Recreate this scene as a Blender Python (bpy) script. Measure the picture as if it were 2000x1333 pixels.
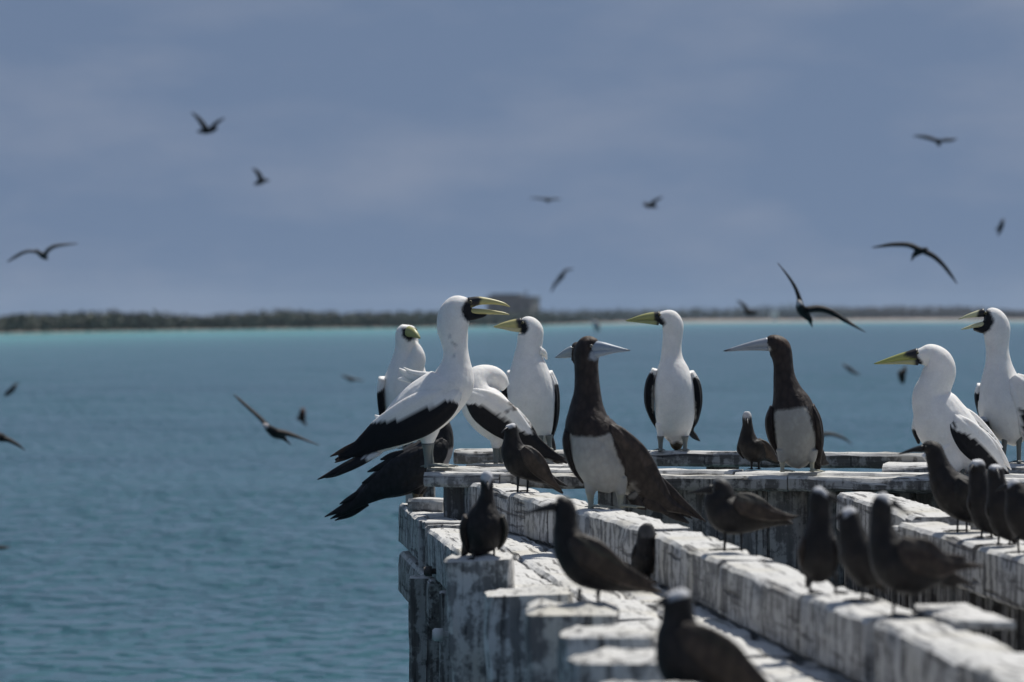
import bpy, bmesh, math, random
import numpy as np
from mathutils import Vector, noise as mnoise

for o in list(bpy.data.objects):
    bpy.data.objects.remove(o, do_unlink=True)
scene = bpy.context.scene
COL = scene.collection
random.seed(7)
rng = np.random.default_rng(7)
R = math.radians

# ------------------------------------------------------------------ camera
FPX, YH, CAMZ = 8000.0, 620.0, 3.0           # focal length in photo pixels, horizon row, eye height above the sea
cam_d = bpy.data.cameras.new('camera')
cam = bpy.data.objects.new('camera', cam_d)
COL.objects.link(cam)
cam.location = (0, 0, CAMZ)
cam.rotation_euler = (R(90), 0, 0)
cam_d.sensor_width = 36.0
cam_d.lens = 36.0 * FPX / 2000.0
cam_d.shift_y = (YH - 666.5) / 2000.0
cam_d.clip_start = 0.5
cam_d.clip_end = 60000
cam_d.dof.use_dof = True
cam_d.dof.focus_distance = 16.4
cam_d.dof.aperture_fstop = 4.6
scene.camera = cam

# ------------------------------------------------------------------ world, sun, exposure
SUN_DIR = Vector((0.30, 0.42, 0.86)).normalized()
SUN_EL = math.asin(SUN_DIR.z)
SUN_AZ = math.atan2(SUN_DIR.x, SUN_DIR.y)
world = bpy.data.worlds.new('World')
scene.world = world
world.use_nodes = True
wn, wl = world.node_tree.nodes, world.node_tree.links
wn.clear()
w_out = wn.new('ShaderNodeOutputWorld')
w_bg = wn.new('ShaderNodeBackground')
w_sky = wn.new('ShaderNodeTexSky')
w_sky.sky_type = 'NISHITA'
w_sky.sun_disc = False
w_sky.sun_elevation = SUN_EL
w_sky.sun_rotation = SUN_AZ
w_sky.altitude = 0
w_sky.air_density = 1.0
w_sky.dust_density = 0.3
w_sky.ozone_density = 1.5
w_bg.inputs['Strength'].default_value = 0.075
w_tc = wn.new('ShaderNodeTexCoord')
w_map = wn.new('ShaderNodeMapping')
w_map.inputs['Scale'].default_value = (13.0, 13.0, 40.0)
w_map.inputs['Location'].default_value = (3.7, 1.2, 0.4)
w_n1 = wn.new('ShaderNodeTexNoise')
w_n1.inputs['Scale'].default_value = 1.0
w_n1.inputs['Detail'].default_value = 7.0
w_n1.inputs['Roughness'].default_value = 0.52
w_ramp = wn.new('ShaderNodeValToRGB')
w_ramp.color_ramp.elements[0].position = 0.45
w_ramp.color_ramp.elements[0].color = (0, 0, 0, 1)
w_ramp.color_ramp.elements[1].position = 0.70
w_ramp.color_ramp.elements[1].color = (0.36, 0.36, 0.36, 1)
w_tint = wn.new('ShaderNodeMix')
w_tint.data_type = 'RGBA'
w_tint.blend_type = 'MULTIPLY'
w_tint.inputs['Factor'].default_value = 1.0
w_tint.inputs[7].default_value = (1.0, 0.93, 0.86, 1)
w_mix = wn.new('ShaderNodeMix')
w_mix.data_type = 'RGBA'
w_mix.inputs[7].default_value = (4.3, 4.7, 5.8, 1)
# the thin high veil evens the sky out: sample the clear-sky model a little above the true direction
w_lift = wn.new('ShaderNodeVectorMath'); w_lift.operation = 'ADD'; w_lift.inputs[1].default_value = (0, 0, 0.30)
w_nrm = wn.new('ShaderNodeVectorMath'); w_nrm.operation = 'NORMALIZE'
wl.new(w_tc.outputs['Generated'], w_lift.inputs[0]); wl.new(w_lift.outputs[0], w_nrm.inputs[0]); wl.new(w_nrm.outputs[0], w_sky.inputs['Vector'])
wl.new(w_tc.outputs['Generated'], w_map.inputs['Vector'])
wl.new(w_map.outputs['Vector'], w_n1.inputs['Vector'])
wl.new(w_n1.outputs['Fac'], w_ramp.inputs['Fac'])
wl.new(w_sky.outputs['Color'], w_tint.inputs[6])
w_veil = wn.new('ShaderNodeMix'); w_veil.data_type = 'RGBA'          # even high cirrus veil over the whole sky
w_veil.inputs['Factor'].default_value = 0.72
w_veil.inputs[7].default_value = (1.86, 2.58, 4.08, 1)
wl.new(w_tint.outputs[2], w_veil.inputs[6])
wl.new(w_veil.outputs[2], w_mix.inputs[6])
wl.new(w_ramp.outputs['Color'], w_mix.inputs['Factor'])
wl.new(w_mix.outputs[2], w_bg.inputs['Color'])
wl.new(w_bg.outputs['Background'], w_out.inputs['Surface'])

sun_d = bpy.data.lights.new('sun', 'SUN')
sun_d.energy = 4.2
sun_d.angle = R(0.53)
sun_d.color = (1.0, 0.965, 0.90)
sun = bpy.data.objects.new('sun', sun_d)
COL.objects.link(sun)
sun.location = (0, 0, 40)
sun.rotation_euler = SUN_DIR.to_track_quat('Z', 'Y').to_euler()

scene.view_settings.view_transform = 'Standard'
scene.view_settings.look = 'None'
scene.view_settings.exposure = 0.0
scene.view_settings.gamma = 1.0
scene.view_settings.use_curve_mapping = False
scene.render.engine = 'CYCLES'
scene.cycles.max_bounces = 6
scene.cycles.use_denoising = True

# ------------------------------------------------------------------ helpers
def W(px, py, d):
    """photo pixel at distance d (metres along the view) -> world point"""
    return Vector(((px - 1000.0) * d / FPX, d, CAMZ + (YH - py) * d / FPX))

def PIX(v):
    s = FPX / v[..., 1]
    return 1000.0 + v[..., 0] * s, YH - (v[..., 2] - CAMZ) * s

def setp(o, label=None, cat=None, group=None, kind=None):
    if label: o['label'] = label
    if cat: o['category'] = cat
    if group: o['group'] = group
    if kind: o['kind'] = kind
    return o

def empty(name, loc, parent=None):
    o = bpy.data.objects.new(name, None)
    COL.objects.link(o)
    o.location = loc
    o.empty_display_size = 0.1
    if parent: o.parent = parent
    return o

def mesh_obj(name, verts, faces, mat, parent=None, smooth=True, colors=None, vec=None):
    me = bpy.data.meshes.new(name)
    me.from_pydata([tuple(v) for v in verts], [], [tuple(f) for f in faces])
    me.validate()
    me.update()
    if smooth:
        me.polygons.foreach_set('use_smooth', [True] * len(me.polygons))
    if colors is not None:
        a = me.color_attributes.new('Col', 'FLOAT_COLOR', 'POINT')
        c = np.ones((len(me.vertices), 4), np.float32)
        c[:, :3] = colors
        a.data.foreach_set('color', c.ravel())
    if vec is not None:
        a = me.attributes.new('grain', 'FLOAT_VECTOR', 'POINT')
        a.data.foreach_set('vector', np.asarray(vec, np.float32).ravel())
    if mat: me.materials.append(mat)
    o = bpy.data.objects.new(name, me)
    COL.objects.link(o)
    if parent: o.parent = parent
    return o

# ------------------------------------------------------------------ materials
def new_mat(name):
    m = bpy.data.materials.new(name)
    m.use_nodes = True
    n, l = m.node_tree.nodes, m.node_tree.links
    b = n['Principled BSDF']
    return m, n, l, b

def mixc(n, l, fac, a, b, blend='MIX'):
    x = n.new('ShaderNodeMix'); x.data_type = 'RGBA'; x.blend_type = blend
    for sock, v in ((x.inputs['Factor'], fac), (x.inputs[6], a), (x.inputs[7], b)):
        if hasattr(v, 'links') or hasattr(v, 'is_linked'): l.new(v, sock)
        else: sock.default_value = v if not isinstance(v, tuple) else (*v, 1)
    return x.outputs[2]

def ramp(n, l, src, p0, p1, c0=0.0, c1=1.0):
    r = n.new('ShaderNodeMapRange')
    r.inputs[1].default_value = p0; r.inputs[2].default_value = p1
    r.inputs[3].default_value = c0; r.inputs[4].default_value = c1
    l.new(src, r.inputs[0])
    return r.outputs[0]

def noise_t(n, l, vec, scale, detail=5, rough=0.55, stretch=None):
    t = n.new('ShaderNodeTexNoise')
    t.inputs['Scale'].default_value = scale
    t.inputs['Detail'].default_value = detail
    t.inputs['Roughness'].default_value = rough
    if vec is not None:
        if stretch:
            mp = n.new('ShaderNodeMapping'); mp.inputs['Scale'].default_value = stretch
            l.new(vec, mp.inputs['Vector']); vec = mp.outputs['Vector']
        l.new(vec, t.inputs['Vector'])
    return t.outputs['Fac']

def mth(n, l, op, a, b=None):
    x = n.new('ShaderNodeMath'); x.operation = op
    for sock, v in ((x.inputs[0], a), (x.inputs[1], b)):
        if v is None: continue
        if hasattr(v, 'is_linked'): l.new(v, sock)
        else: sock.default_value = v
    return x.outputs[0]

def make_plumage(name, rough, bump, scale, spec=0.25, sheen=0.0, sss=0.0, feather=52.0, fvar=0.10, pale_k=0.12):
    m, n, l, b = new_mat(name)
    a = n.new('ShaderNodeAttribute'); a.attribute_name = 'Col'
    tc = n.new('ShaderNodeTexCoord')
    f = noise_t(n, l, tc.outputs['Object'], scale, 4, 0.6)
    g = noise_t(n, l, tc.outputs['Object'], scale * 0.18, 3, 0.5)
    vo = n.new('ShaderNodeTexVoronoi'); vo.feature = 'F1'; vo.inputs['Scale'].default_value = feather
    vo.inputs['Randomness'].default_value = 0.8
    dv = n.new('ShaderNodeVectorMath'); dv.operation = 'MULTIPLY_ADD'          # ruffle the cells
    nz = n.new('ShaderNodeTexNoise'); nz.inputs['Scale'].default_value = 40; l.new(tc.outputs['Object'], nz.inputs['Vector'])
    dv.inputs[1].default_value = (0.022, 0.022, 0.022); l.new(nz.outputs['Color'], dv.inputs[0]); l.new(tc.outputs['Object'], dv.inputs[2])
    mp = n.new('ShaderNodeMapping'); mp.inputs['Scale'].default_value = (1.0, 1.0, 0.6); l.new(dv.outputs[0], mp.inputs['Vector'])
    l.new(mp.outputs[0], vo.inputs['Vector'])
    sc = ramp(n, l, vo.outputs['Distance'], 0.15, 0.75, 1.0, 0.0)
    v = mth(n, l, 'ADD', ramp(n, l, f, 0.25, 0.75, 0.93, 1.03), ramp(n, l, g, 0.3, 0.7, -0.05, 0.05))
    sepc = n.new('ShaderNodeSeparateColor'); l.new(a.outputs['Color'], sepc.inputs[0])
    pale = ramp(n, l, sepc.outputs[0], 0.04, 0.28, 1.0, pale_k)               # pale body feathers show no edges
    fv = mth(n, l, 'MULTIPLY', ramp(n, l, sc, 0.0, 1.0, -fvar, fvar * 0.5), pale)
    v = mth(n, l, 'MULTIPLY', v, mth(n, l, 'ADD', fv, 1.0))
    vv = n.new('ShaderNodeCombineColor')
    for i in range(3): l.new(v, vv.inputs[i])
    l.new(mixc(n, l, 1.0, a.outputs['Color'], vv.outputs[0], 'MULTIPLY'), b.inputs['Base Color'])
    b.inputs['Roughness'].default_value = rough
    b.inputs['Specular IOR Level'].default_value = spec
    b.inputs['Sheen Weight'].default_value = sheen
    if sss:                                                       # loose down lets sunlight seep round to the shaded side
        b.inputs['Subsurface Weight'].default_value = sss
        b.inputs['Subsurface Radius'].default_value = (1.0, 0.86, 0.70)
        b.inputs['Subsurface Scale'].default_value = 0.045
    bp = n.new('ShaderNodeBump'); bp.inputs['Strength'].default_value = bump; bp.inputs['Distance'].default_value = 0.006
    l.new(mth(n, l, 'ADD', mth(n, l, 'MULTIPLY', f, 0.5), mth(n, l, 'MULTIPLY', sc, 1.3)), bp.inputs['Height']); l.new(bp.outputs['Normal'], b.inputs['Normal'])
    return m

M_PLUM = make_plumage('plumage', 0.7, 0.13, 120, 0.22, 0.05, 0.25)
M_PLUMD = make_plumage('dark_plumage', 0.62, 0.30, 120, 0.28, 0.04, 0.0, 44.0, 0.42, 0.22)
M_HORN = make_plumage('horn_and_skin', 0.42, 0.06, 70, 0.4, 0.0, 0.0, 30.0, 0.05)

def make_wood(name, guano_top, guano_side, wood_a, wood_b, stain=(0.50, 0.455, 0.34)):
    m, n, l, b = new_mat(name)
    a = n.new('ShaderNodeAttribute'); a.attribute_name = 'grain'
    g = a.outputs['Vector']
    info = n.new('ShaderNodeObjectInfo')
    off = n.new('ShaderNodeVectorMath'); off.operation = 'ADD'
    cmb = n.new('ShaderNodeCombineXYZ')
    l.new(mth(n, l, 'MULTIPLY', info.outputs['Random'], 37.0), cmb.inputs[0])
    l.new(mth(n, l, 'MULTIPLY', info.outputs['Random'], 11.0), cmb.inputs[1])
    l.new(g, off.inputs[0]); l.new(cmb.outputs[0], off.inputs[1])
    v = off.outputs[0]
    fine = noise_t(n, l, v, 60, 6, 0.65, (0.06, 1.0, 1.0))     # long grain
    crack = noise_t(n, l, v, 34, 3, 0.5, (0.05, 1.0, 1.0))
    blot = noise_t(n, l, v, 17, 7, 0.7)
    big = noise_t(n, l, v, 2.6, 4, 0.5)
    speck = noise_t(n, l, v, 95, 3, 0.6)
    geo = n.new('ShaderNodeNewGeometry')
    sep = n.new('ShaderNodeSeparateXYZ'); l.new(geo.outputs['True Normal'], sep.inputs[0])
    up = ramp(n, l, sep.outputs[2], 0.35, 0.8)
    # drips down the sides: noise stretched along world z
    tco = n.new('ShaderNodeTexCoord')
    drip = noise_t(n, l, geo.outputs['Position'], 26, 4, 0.55, (1.0, 1.0, 0.06))
    wood = mixc(n, l, ramp(n, l, fine, 0.3, 0.7), wood_a, wood_b)
    wood = mixc(n, l, ramp(n, l, big, 0.35, 0.7, 0.0, 0.6), wood, tuple(c * 0.5 for c in wood_a))
    side_f = mth(n, l, 'MULTIPLY', ramp(n, l, mth(n, l, 'ADD', mth(n, l, 'MULTIPLY', drip, 0.45), mth(n, l, 'MULTIPLY', blot, 0.55)), 0.465, 0.535), guano_side)
    top_f = mth(n, l, 'MULTIPLY', ramp(n, l, mth(n, l, 'ADD', mth(n, l, 'MULTIPLY', blot, 0.65), mth(n, l, 'MULTIPLY', fine, 0.35)), 0.37, 0.47), guano_top)
    mixf = n.new('ShaderNodeMix'); mixf.data_type = 'FLOAT'
    l.new(up, mixf.inputs[0]); l.new(side_f, mixf.inputs[2]); l.new(top_f, mixf.inputs[3])
    gcol = mixc(n, l, ramp(n, l, big, 0.52, 0.72, 0.0, 0.55), (0.66, 0.65, 0.625), stain)
    col = mixc(n, l, mixf.outputs[0], wood, gcol)
    col = mixc(n, l, mth(n, l, 'MULTIPLY', ramp(n, l, crack, 0.41, 0.36), 0.62), col, (0.05, 0.045, 0.045))
    col = mixc(n, l, mth(n, l, 'MULTIPLY', ramp(n, l, speck, 0.66, 0.74), 0.4), col, (0.09, 0.085, 0.08))
    split = noise_t(n, l, geo.outputs['Position'], 42, 2, 0.5, (1.0, 1.0, 0.05))
    sidef = mth(n, l, 'SUBTRACT', 1.0, up)
    col = mixc(n, l, mth(n, l, 'MULTIPLY', mth(n, l, 'MULTIPLY', ramp(n, l, split, 0.36, 0.31), 0.7), sidef), col, (0.045, 0.042, 0.042))
    l.new(col, b.inputs['Base Color'])
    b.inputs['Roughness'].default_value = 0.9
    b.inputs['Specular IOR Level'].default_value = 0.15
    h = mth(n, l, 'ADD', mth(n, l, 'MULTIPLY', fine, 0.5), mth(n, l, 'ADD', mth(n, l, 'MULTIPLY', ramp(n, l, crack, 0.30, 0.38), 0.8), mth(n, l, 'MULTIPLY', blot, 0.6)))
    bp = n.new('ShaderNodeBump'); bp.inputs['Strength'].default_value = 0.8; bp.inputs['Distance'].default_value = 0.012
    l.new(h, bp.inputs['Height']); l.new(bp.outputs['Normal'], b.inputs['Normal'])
    return m

M_WOODW = make_wood('guano_whitened_timber', 0.97, 0.62, (0.15, 0.146, 0.142), (0.30, 0.295, 0.29))
M_WOODG = make_wood('grey_weathered_timber', 0.95, 0.50, (0.10, 0.096, 0.09), (0.23, 0.22, 0.205))
M_WOODP = make_wood('crusted_post_timber', 0.95, 1.0, (0.16, 0.155, 0.15), (0.40, 0.395, 0.385))
M_WOODD = make_wood('dark_timber', 0.7, 0.22, (0.05, 0.048, 0.044), (0.13, 0.122, 0.112))  # darkest wood tones, with the least guano on the sides

def make_plain(name, col, rough=0.6, var=0.25, scale=20, metal=0.0):
    m, n, l, b = new_mat(name)
    tc = n.new('ShaderNodeTexCoord')
    f = noise_t(n, l, tc.outputs['Object'], scale, 5, 0.6)
    l.new(mixc(n, l, ramp(n, l, f, 0.3, 0.7), tuple(c * (1 - var) for c in col), tuple(min(1, c * (1 + var)) for c in col)), b.inputs['Base Color'])
    b.inputs['Roughness'].default_value = rough
    b.inputs['Metallic'].default_value = metal
    return m

M_IRON = make_plain('rusted_iron', (0.06, 0.05, 0.045), 0.7, 0.4, 60)
M_SAND = make_plain('coral_sand', (0.33, 0.275, 0.235), 0.95, 0.15, 0.03)
M_SCRUB = make_plain('scrub_leaves', (0.052, 0.060, 0.042), 0.8, 0.35, 0.05)
M_SCRUBB = make_plain('dry_brown_scrub', (0.080, 0.062, 0.045), 0.85, 0.3, 0.05)
M_CONC = make_plain('grey_concrete', (0.135, 0.135, 0.135), 0.9, 0.12, 0.2)
M_CONCD = make_plain('dark_window_recess', (0.05, 0.05, 0.055), 0.6, 0.1, 0.2)
M_WHITE = make_plain('white_paint', (0.7, 0.69, 0.66), 0.7, 0.08, 0.4)

# ------------------------------------------------------------------ sea
def build_sea():
    # radial sheet centred under the viewpoint: fine where waves can be told apart
    shore_px = np.array([-3000, 0, 440, 800, 1065, 1285, 1615, 1945, 5000], float)
    shore_d = np.array([620, 750, 960, 1143, 1500, 2180, 2650, 2950, 3300], float)
    a_in = np.linspace(R(-8.4), R(8.4), 420)
    a_l = -np.geomspace(R(78), R(8.7), 26)
    ang = np.concatenate([a_l, a_in, -a_l[::-1]])
    rr = np.concatenate([np.linspace(2.0, 26.0, 30), np.geomspace(26.2, 340, 640), np.geomspace(345, 5200, 110)])
    A, RR = np.meshgrid(ang, rr)
    X = RR * np.sin(A); Y = RR * np.cos(A)
    Z = np.zeros_like(X)
    r2 = np.random.default_rng(3)
    nw = 64
    lam = np.geomspace(0.42, 9.0, nw)
    th = R(200) + r2.normal(0, 0.62, nw)
    ph = r2.uniform(0, 2 * math.pi, nw)
    steep = np.where(lam < 3, 0.014, 0.010) * r2.uniform(0.6, 1.4, nw)
    cell = RR * 0.0045
    gust = 0.75 + 0.35 * np.sin(X * 0.13 + 1.3 * np.sin(Y * 0.05)) * np.cos(Y * 0.06 + 0.7)
    for i in range(nw):
        k = 2 * math.pi / lam[i]
        amp = steep[i] / k
        fade = np.clip((lam[i] / np.maximum(cell, 1e-3) - 2.5) / 3.0, 0, 1)
        p = k * (X * math.sin(th[i]) + Y * math.cos(th[i])) + ph[i]
        s = np.sin(p)
        Z += fade * amp * (s + 0.30 * np.cos(2 * p)) * gust
    Z -= Z[RR > 400].mean()
    nr, nc = X.shape
    verts = np.stack([X, Y, Z], -1).reshape(-1, 3)
    i = np.arange((nr - 1) * (nc - 1))
    q = (i // (nc - 1)) * nc + i % (nc - 1)
    faces = np.stack([q, q + 1, q + nc + 1, q + nc], -1)
    me = bpy.data.meshes.new('sea')
    me.vertices.add(len(verts)); me.vertices.foreach_set('co', verts.ravel())
    me.loops.add(faces.size); me.loops.foreach_set('vertex_index', faces.ravel())
    me.polygons.add(len(faces)); me.polygons.foreach_set('loop_start', np.arange(0, faces.size, 4))
    me.polygons.foreach_set('use_smooth', np.ones(len(faces), bool))
    me.update(); me.validate()
    # how shallow the lagoon is: sand shelf along the far shore
    px = 1000 + FPX * np.tan(np.clip(A, R(-60), R(60)))
    ds = np.interp(px, shore_px, shore_d)
    shallow = 0.55 * np.clip((RR / ds - 0.15) / 0.6, 0, 1) ** 1.6 + 0.45 * np.clip((RR / ds - 0.45) / 0.35, 0, 1) ** 1.6
    at = me.attributes.new('shallow', 'FLOAT', 'POINT')
    at.data.foreach_set('value', shallow.ravel().astype(np.float32))
    m, n, l, b = new_mat('lagoon_water')
    a = n.new('ShaderNodeAttribute'); a.attribute_name = 'shallow'
    geo = n.new('ShaderNodeNewGeometry')
    patch = noise_t(n, l, geo.outputs['Position'], 0.05, 4, 0.55, (0.35, 1.0, 1.0))
    deep = mixc(n, l, ramp(n, l, patch, 0.35, 0.65), (0.033, 0.099, 0.128), (0.043, 0.124, 0.152))
    l.new(mixc(n, l, a.outputs['Fac'], deep, (0.15, 0.41, 0.40)), b.inputs['Base Color'])
    b.inputs['Roughness'].default_value = 0.11
    b.inputs['IOR'].default_value = 1.333
    b.inputs['Specular IOR Level'].default_value = 0.5
    def height(vec):
        w1 = noise_t(n, l, vec, 3.1, 1.2, 0.45, (0.95, 0.55, 1.0))
        w2 = noise_t(n, l, vec, 1.3, 2, 0.5, (0.7, 0.9, 1.0))
        w1 = mth(n, l, 'POWER', w1, 2.0)
        return mth(n, l, 'ADD', mth(n, l, 'MULTIPLY', w1, 0.95), mth(n, l, 'MULTIPLY', w2, 0.10))
    gustf = ramp(n, l, noise_t(n, l, geo.outputs['Position'], 0.07, 3, 0.55, (0.5, 1.0, 1.0)), 0.32, 0.68, 0.65, 1.35)
    E = 0.03
    hs = []
    for off in ((0, 0, 0), (E, 0, 0), (0, E, 0)):
        va = n.new('ShaderNodeVectorMath'); va.operation = 'ADD'; va.inputs[1].default_value = off
        l.new(geo.outputs['Position'], va.inputs[0]); hs.append(height(va.outputs[0]))
    sx = mth(n, l, 'MULTIPLY', mth(n, l, 'SUBTRACT', hs[0], hs[1]), 1.0 / E)
    sy = mth(n, l, 'MULTIPLY', mth(n, l, 'SUBTRACT', hs[0], hs[2]), 1.0 / E)
    def lim(x):                                                    # mostly flat water with sparse steeper wavelet faces
        x = mth(n, l, 'MULTIPLY', x, gustf)
        x = mth(n, l, 'MULTIPLY', mth(n, l, 'MULTIPLY', x, mth(n, l, 'ABSOLUTE', x)), 6.0)
        return mth(n, l, 'MAXIMUM', mth(n, l, 'MINIMUM', x, 0.38), -0.38)
    cb = n.new('ShaderNodeCombineXYZ'); l.new(lim(sx), cb.inputs[0]); l.new(lim(sy), cb.inputs[1])
    ad = n.new('ShaderNodeVectorMath'); ad.operation = 'ADD'; l.new(cb.outputs[0], ad.inputs[0]); l.new(geo.outputs['Normal'], ad.inputs[1])
    nm = n.new('ShaderNodeVectorMath'); nm.operation = 'NORMALIZE'; l.new(ad.outputs[0], nm.inputs[0])
    l.new(nm.outputs[0], b.inputs['Normal'])
    me.materials.append(m)
    o = bpy.data.objects.new('sea', me); COL.objects.link(o)
    setp(o, 'blue rippled lagoon water turning turquoise towards the far shore', 'water', kind='structure')
    return shore_px, shore_d
SHORE_PX, SHORE_D = build_sea()

# ------------------------------------------------------------------ far shore: island, beach, scrub, buildings
def shore_at(px): return float(np.interp(px, SHORE_PX, SHORE_D))

def build_island():
    pxs = np.arange(-2600, 4600, 25.0)
    prof = [(0, -0.6), (1, 0.05), (8, 0.9), (22, 1.5), (60, 1.9), (200, 2.2), (900, 2.0)]
    verts, faces = [], []
    for i, p in enumerate(pxs):
        d = shore_at(p)
        for off, z in prof:
            j = 1 + 0.25 * mnoise.noise(Vector((p * 0.006, off * 0.01, 0)))
            dd = d + off * (1 if off < 50 else 1)
            v = W(p, YH, dd); v.z = z * j * (0.22 if p < 1150 else 0.22 + 0.72 * min(1.0, (p - 1150) / 220.0)) if z > 0 else z
            verts.append(v)
    k = len(prof)
    for i in range(len(pxs) - 1):
        for j in range(k - 1):
            q = i * k + j
            faces.append((q, q + k, q + k + 1, q + 1))
    setp(mesh_obj('island', verts, faces, M_SAND), 'low sandy island lying along the horizon', 'island', kind='structure')

build_island()

def clump(verts, faces, c, rx, rz, nf, rg):
    """a shrub or small tree crown: leafy facets spread through a lumpy volume"""
    for _ in range(nf):
        u = rg.normal(size=3); u /= np.linalg.norm(u)
        r = rg.uniform(0.45, 1.0) ** 0.6
        p = np.array([c[0] + u[0] * rx * r, c[1] + u[1] * rx * r, c[2] + (u[2] * 0.5 + 0.5) * rz * r * 1.05])
        s = rx * rg.uniform(0.16, 0.34)
        a = rg.normal(size=3); a /= np.linalg.norm(a)
        bb = np.cross(a, u); nb = np.linalg.norm(bb)
        if nb < 1e-3: continue
        bb /= nb
        q = len(verts)
        verts += [p + a * s, p + bb * s * 0.9, p - a * s, p - bb * s * 0.9]
        faces.append((q, q + 1, q + 2, q + 3))

def build_scrub():
    rg = np.random.default_rng(21)
    tops_px = np.array([-2600, -200, 0, 40, 100, 185, 280, 340, 400, 450, 500, 565, 610, 650, 725, 790, 845, 900, 945, 1050, 1120, 1200, 1300, 1400, 1470, 1520, 1600, 1640, 1660])
    tops_py = np.array([618, 620, 625, 618, 617, 613, 615, 618, 621, 617, 613, 608, 612, 615, 612, 613, 611, 612, 612, 609, 608, 607, 604, 605, 602, 598, 598, 602, 606])
    V, F = [], []
    for p in np.arange(-1800, 1662, 4.0):
        pp = p + rg.uniform(-3, 3)
        for row in range(3):
            d = shore_at(pp) + (4 if pp < 1000 else 4 + 40 * min(1.0, (pp - 1000) / 350.0)) + row * 14 + rg.uniform(0, 8)
            top = np.interp(pp, tops_px, tops_py) - 7 * max(0.0, mnoise.noise(Vector((pp * 0.021, 0, 5)))) + 4 * max(0.0, mnoise.noise(Vector((pp * 0.05, 2, 5)))) + rg.uniform(-3, 5) + (3 if row == 0 else 0)
            ht = 1.12 * (CAMZ + (YH - top) * d / FPX)
            if ht < 1: ht = 1
            c = W(pp, YH, d); c.z = 0.1
            clump(V, F, np.array(c), max(1.6, d / FPX * rg.uniform(5, 9)), ht, 34, rg)
    setp(mesh_obj('shrubland', V, F, M_SCRUB, smooth=False), 'dark green scrub and low trees along the island shore', 'scrub', kind='stuff')
    V, F = [], []
    for p in np.arange(1600, 4200, 4.0):
        pp = p + rg.uniform(-3, 3)
        for row in range(3):
            d = shore_at(pp) + 60 + row * 25
            top = 604.5 + 2 * math.sin(pp * 0.013) + rg.uniform(-1, 2)
            if pp > 1890: top += min(10, (pp - 1890) * 0.05)
            c = W(pp, YH, d); c.z = 1.0
            clump(V, F, np.array(c), d / FPX * rg.uniform(6, 10), max(1.2, 1.1 * (CAMZ + (YH - top) * d / FPX)), 30, rg)
    setp(mesh_obj('dry_scrub', V, F, M_SCRUBB, smooth=False), 'brown dry scrub on the right end of the island', 'scrub', kind='stuff')
build_scrub()

def boxmesh(x0, x1, y0, y1, z0, z1):
    v = [(x, y, z) for z in (z0, z1) for y in (y0, y1) for x in (x0, x1)]
    f = [(0, 2, 3, 1), (4, 5, 7, 6), (0, 1, 5, 4), (2, 6, 7, 3), (0, 4, 6, 2), (1, 3, 7, 5)]
    return v, f

def build_bunker():
    d = 1720.0
    s = d / FPX
    c = W(994, YH, d); c.z = 1.5
    root = empty('concrete_building', c)
    root.rotation_euler[2] = R(-14)
    hw = 45 * s; h = CAMZ + (YH - 583) * s - 1.5
    v, f = boxmesh(-hw, hw, 0, 15, 0, h)
    mesh_obj('wall', v, f, M_CONC, root, False)
    v, f = boxmesh(-hw - 0.4, hw + 0.4, -0.4, 15.4, h, h + 0.8)
    roof = mesh_obj('roof', v, f, M_CONC, root, False)
    v, f = boxmesh(-hw * 0.9, hw * 0.35, 3, 12, h + 0.8, h + 1.9)
    mesh_obj('plant_room', v, f, M_CONC, roof, False)
    v, f = boxmesh(hw * 0.62, hw * 0.62 + 0.5, 5, 5.5, h + 0.8, h + 3.4)
    mesh_obj('mast', v, f, M_IRON, roof, False)
    for i in range(4):
        x = -hw * 0.75 + i * hw * 0.5
        v, f = boxmesh(x, x + 1.6, -0.12, 0.02, h * 0.45, h * 0.72)
        mesh_obj('window', v, f, M_CONCD, root, False)
    setp(root, 'large grey flat-roofed concrete building rising above the island trees', 'building')
    d = 2520.0; s = d / FPX
    c = W(1512, YH, d); c.z = 0.9
    root = empty('white_hut', c)
    v, f = boxmesh(-2.2, 2.2, 0, 4, 0, 5.0); mesh_obj('wall', v, f, M_WHITE, root, False)
    v, f = boxmesh(-2.5, 2.5, -0.3, 4.3, 5.0, 5.5); mesh_obj('roof', v, f, M_WHITE, root, False)
    v, f = boxmesh(-0.6, 0.6, -0.1, 0.02, 0, 2.2); mesh_obj('door', v, f, M_CONCD, root, False)
    setp(root, 'tiny white hut on the far beach', 'hut')
build_bunker()

# ------------------------------------------------------------------ timber pier
ZA, ZC, ZE, ZF, ZG, ZD = 2.32, 2.17, 2.3625, 2.375, 2.41, 2.32
pier = empty('timber_pier', (0.2, 12.0, 0.0))
setp(pier, 'weathered timber pier whitened with guano under the perched birds', 'pier')
PB = Vector(pier.location)

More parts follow.
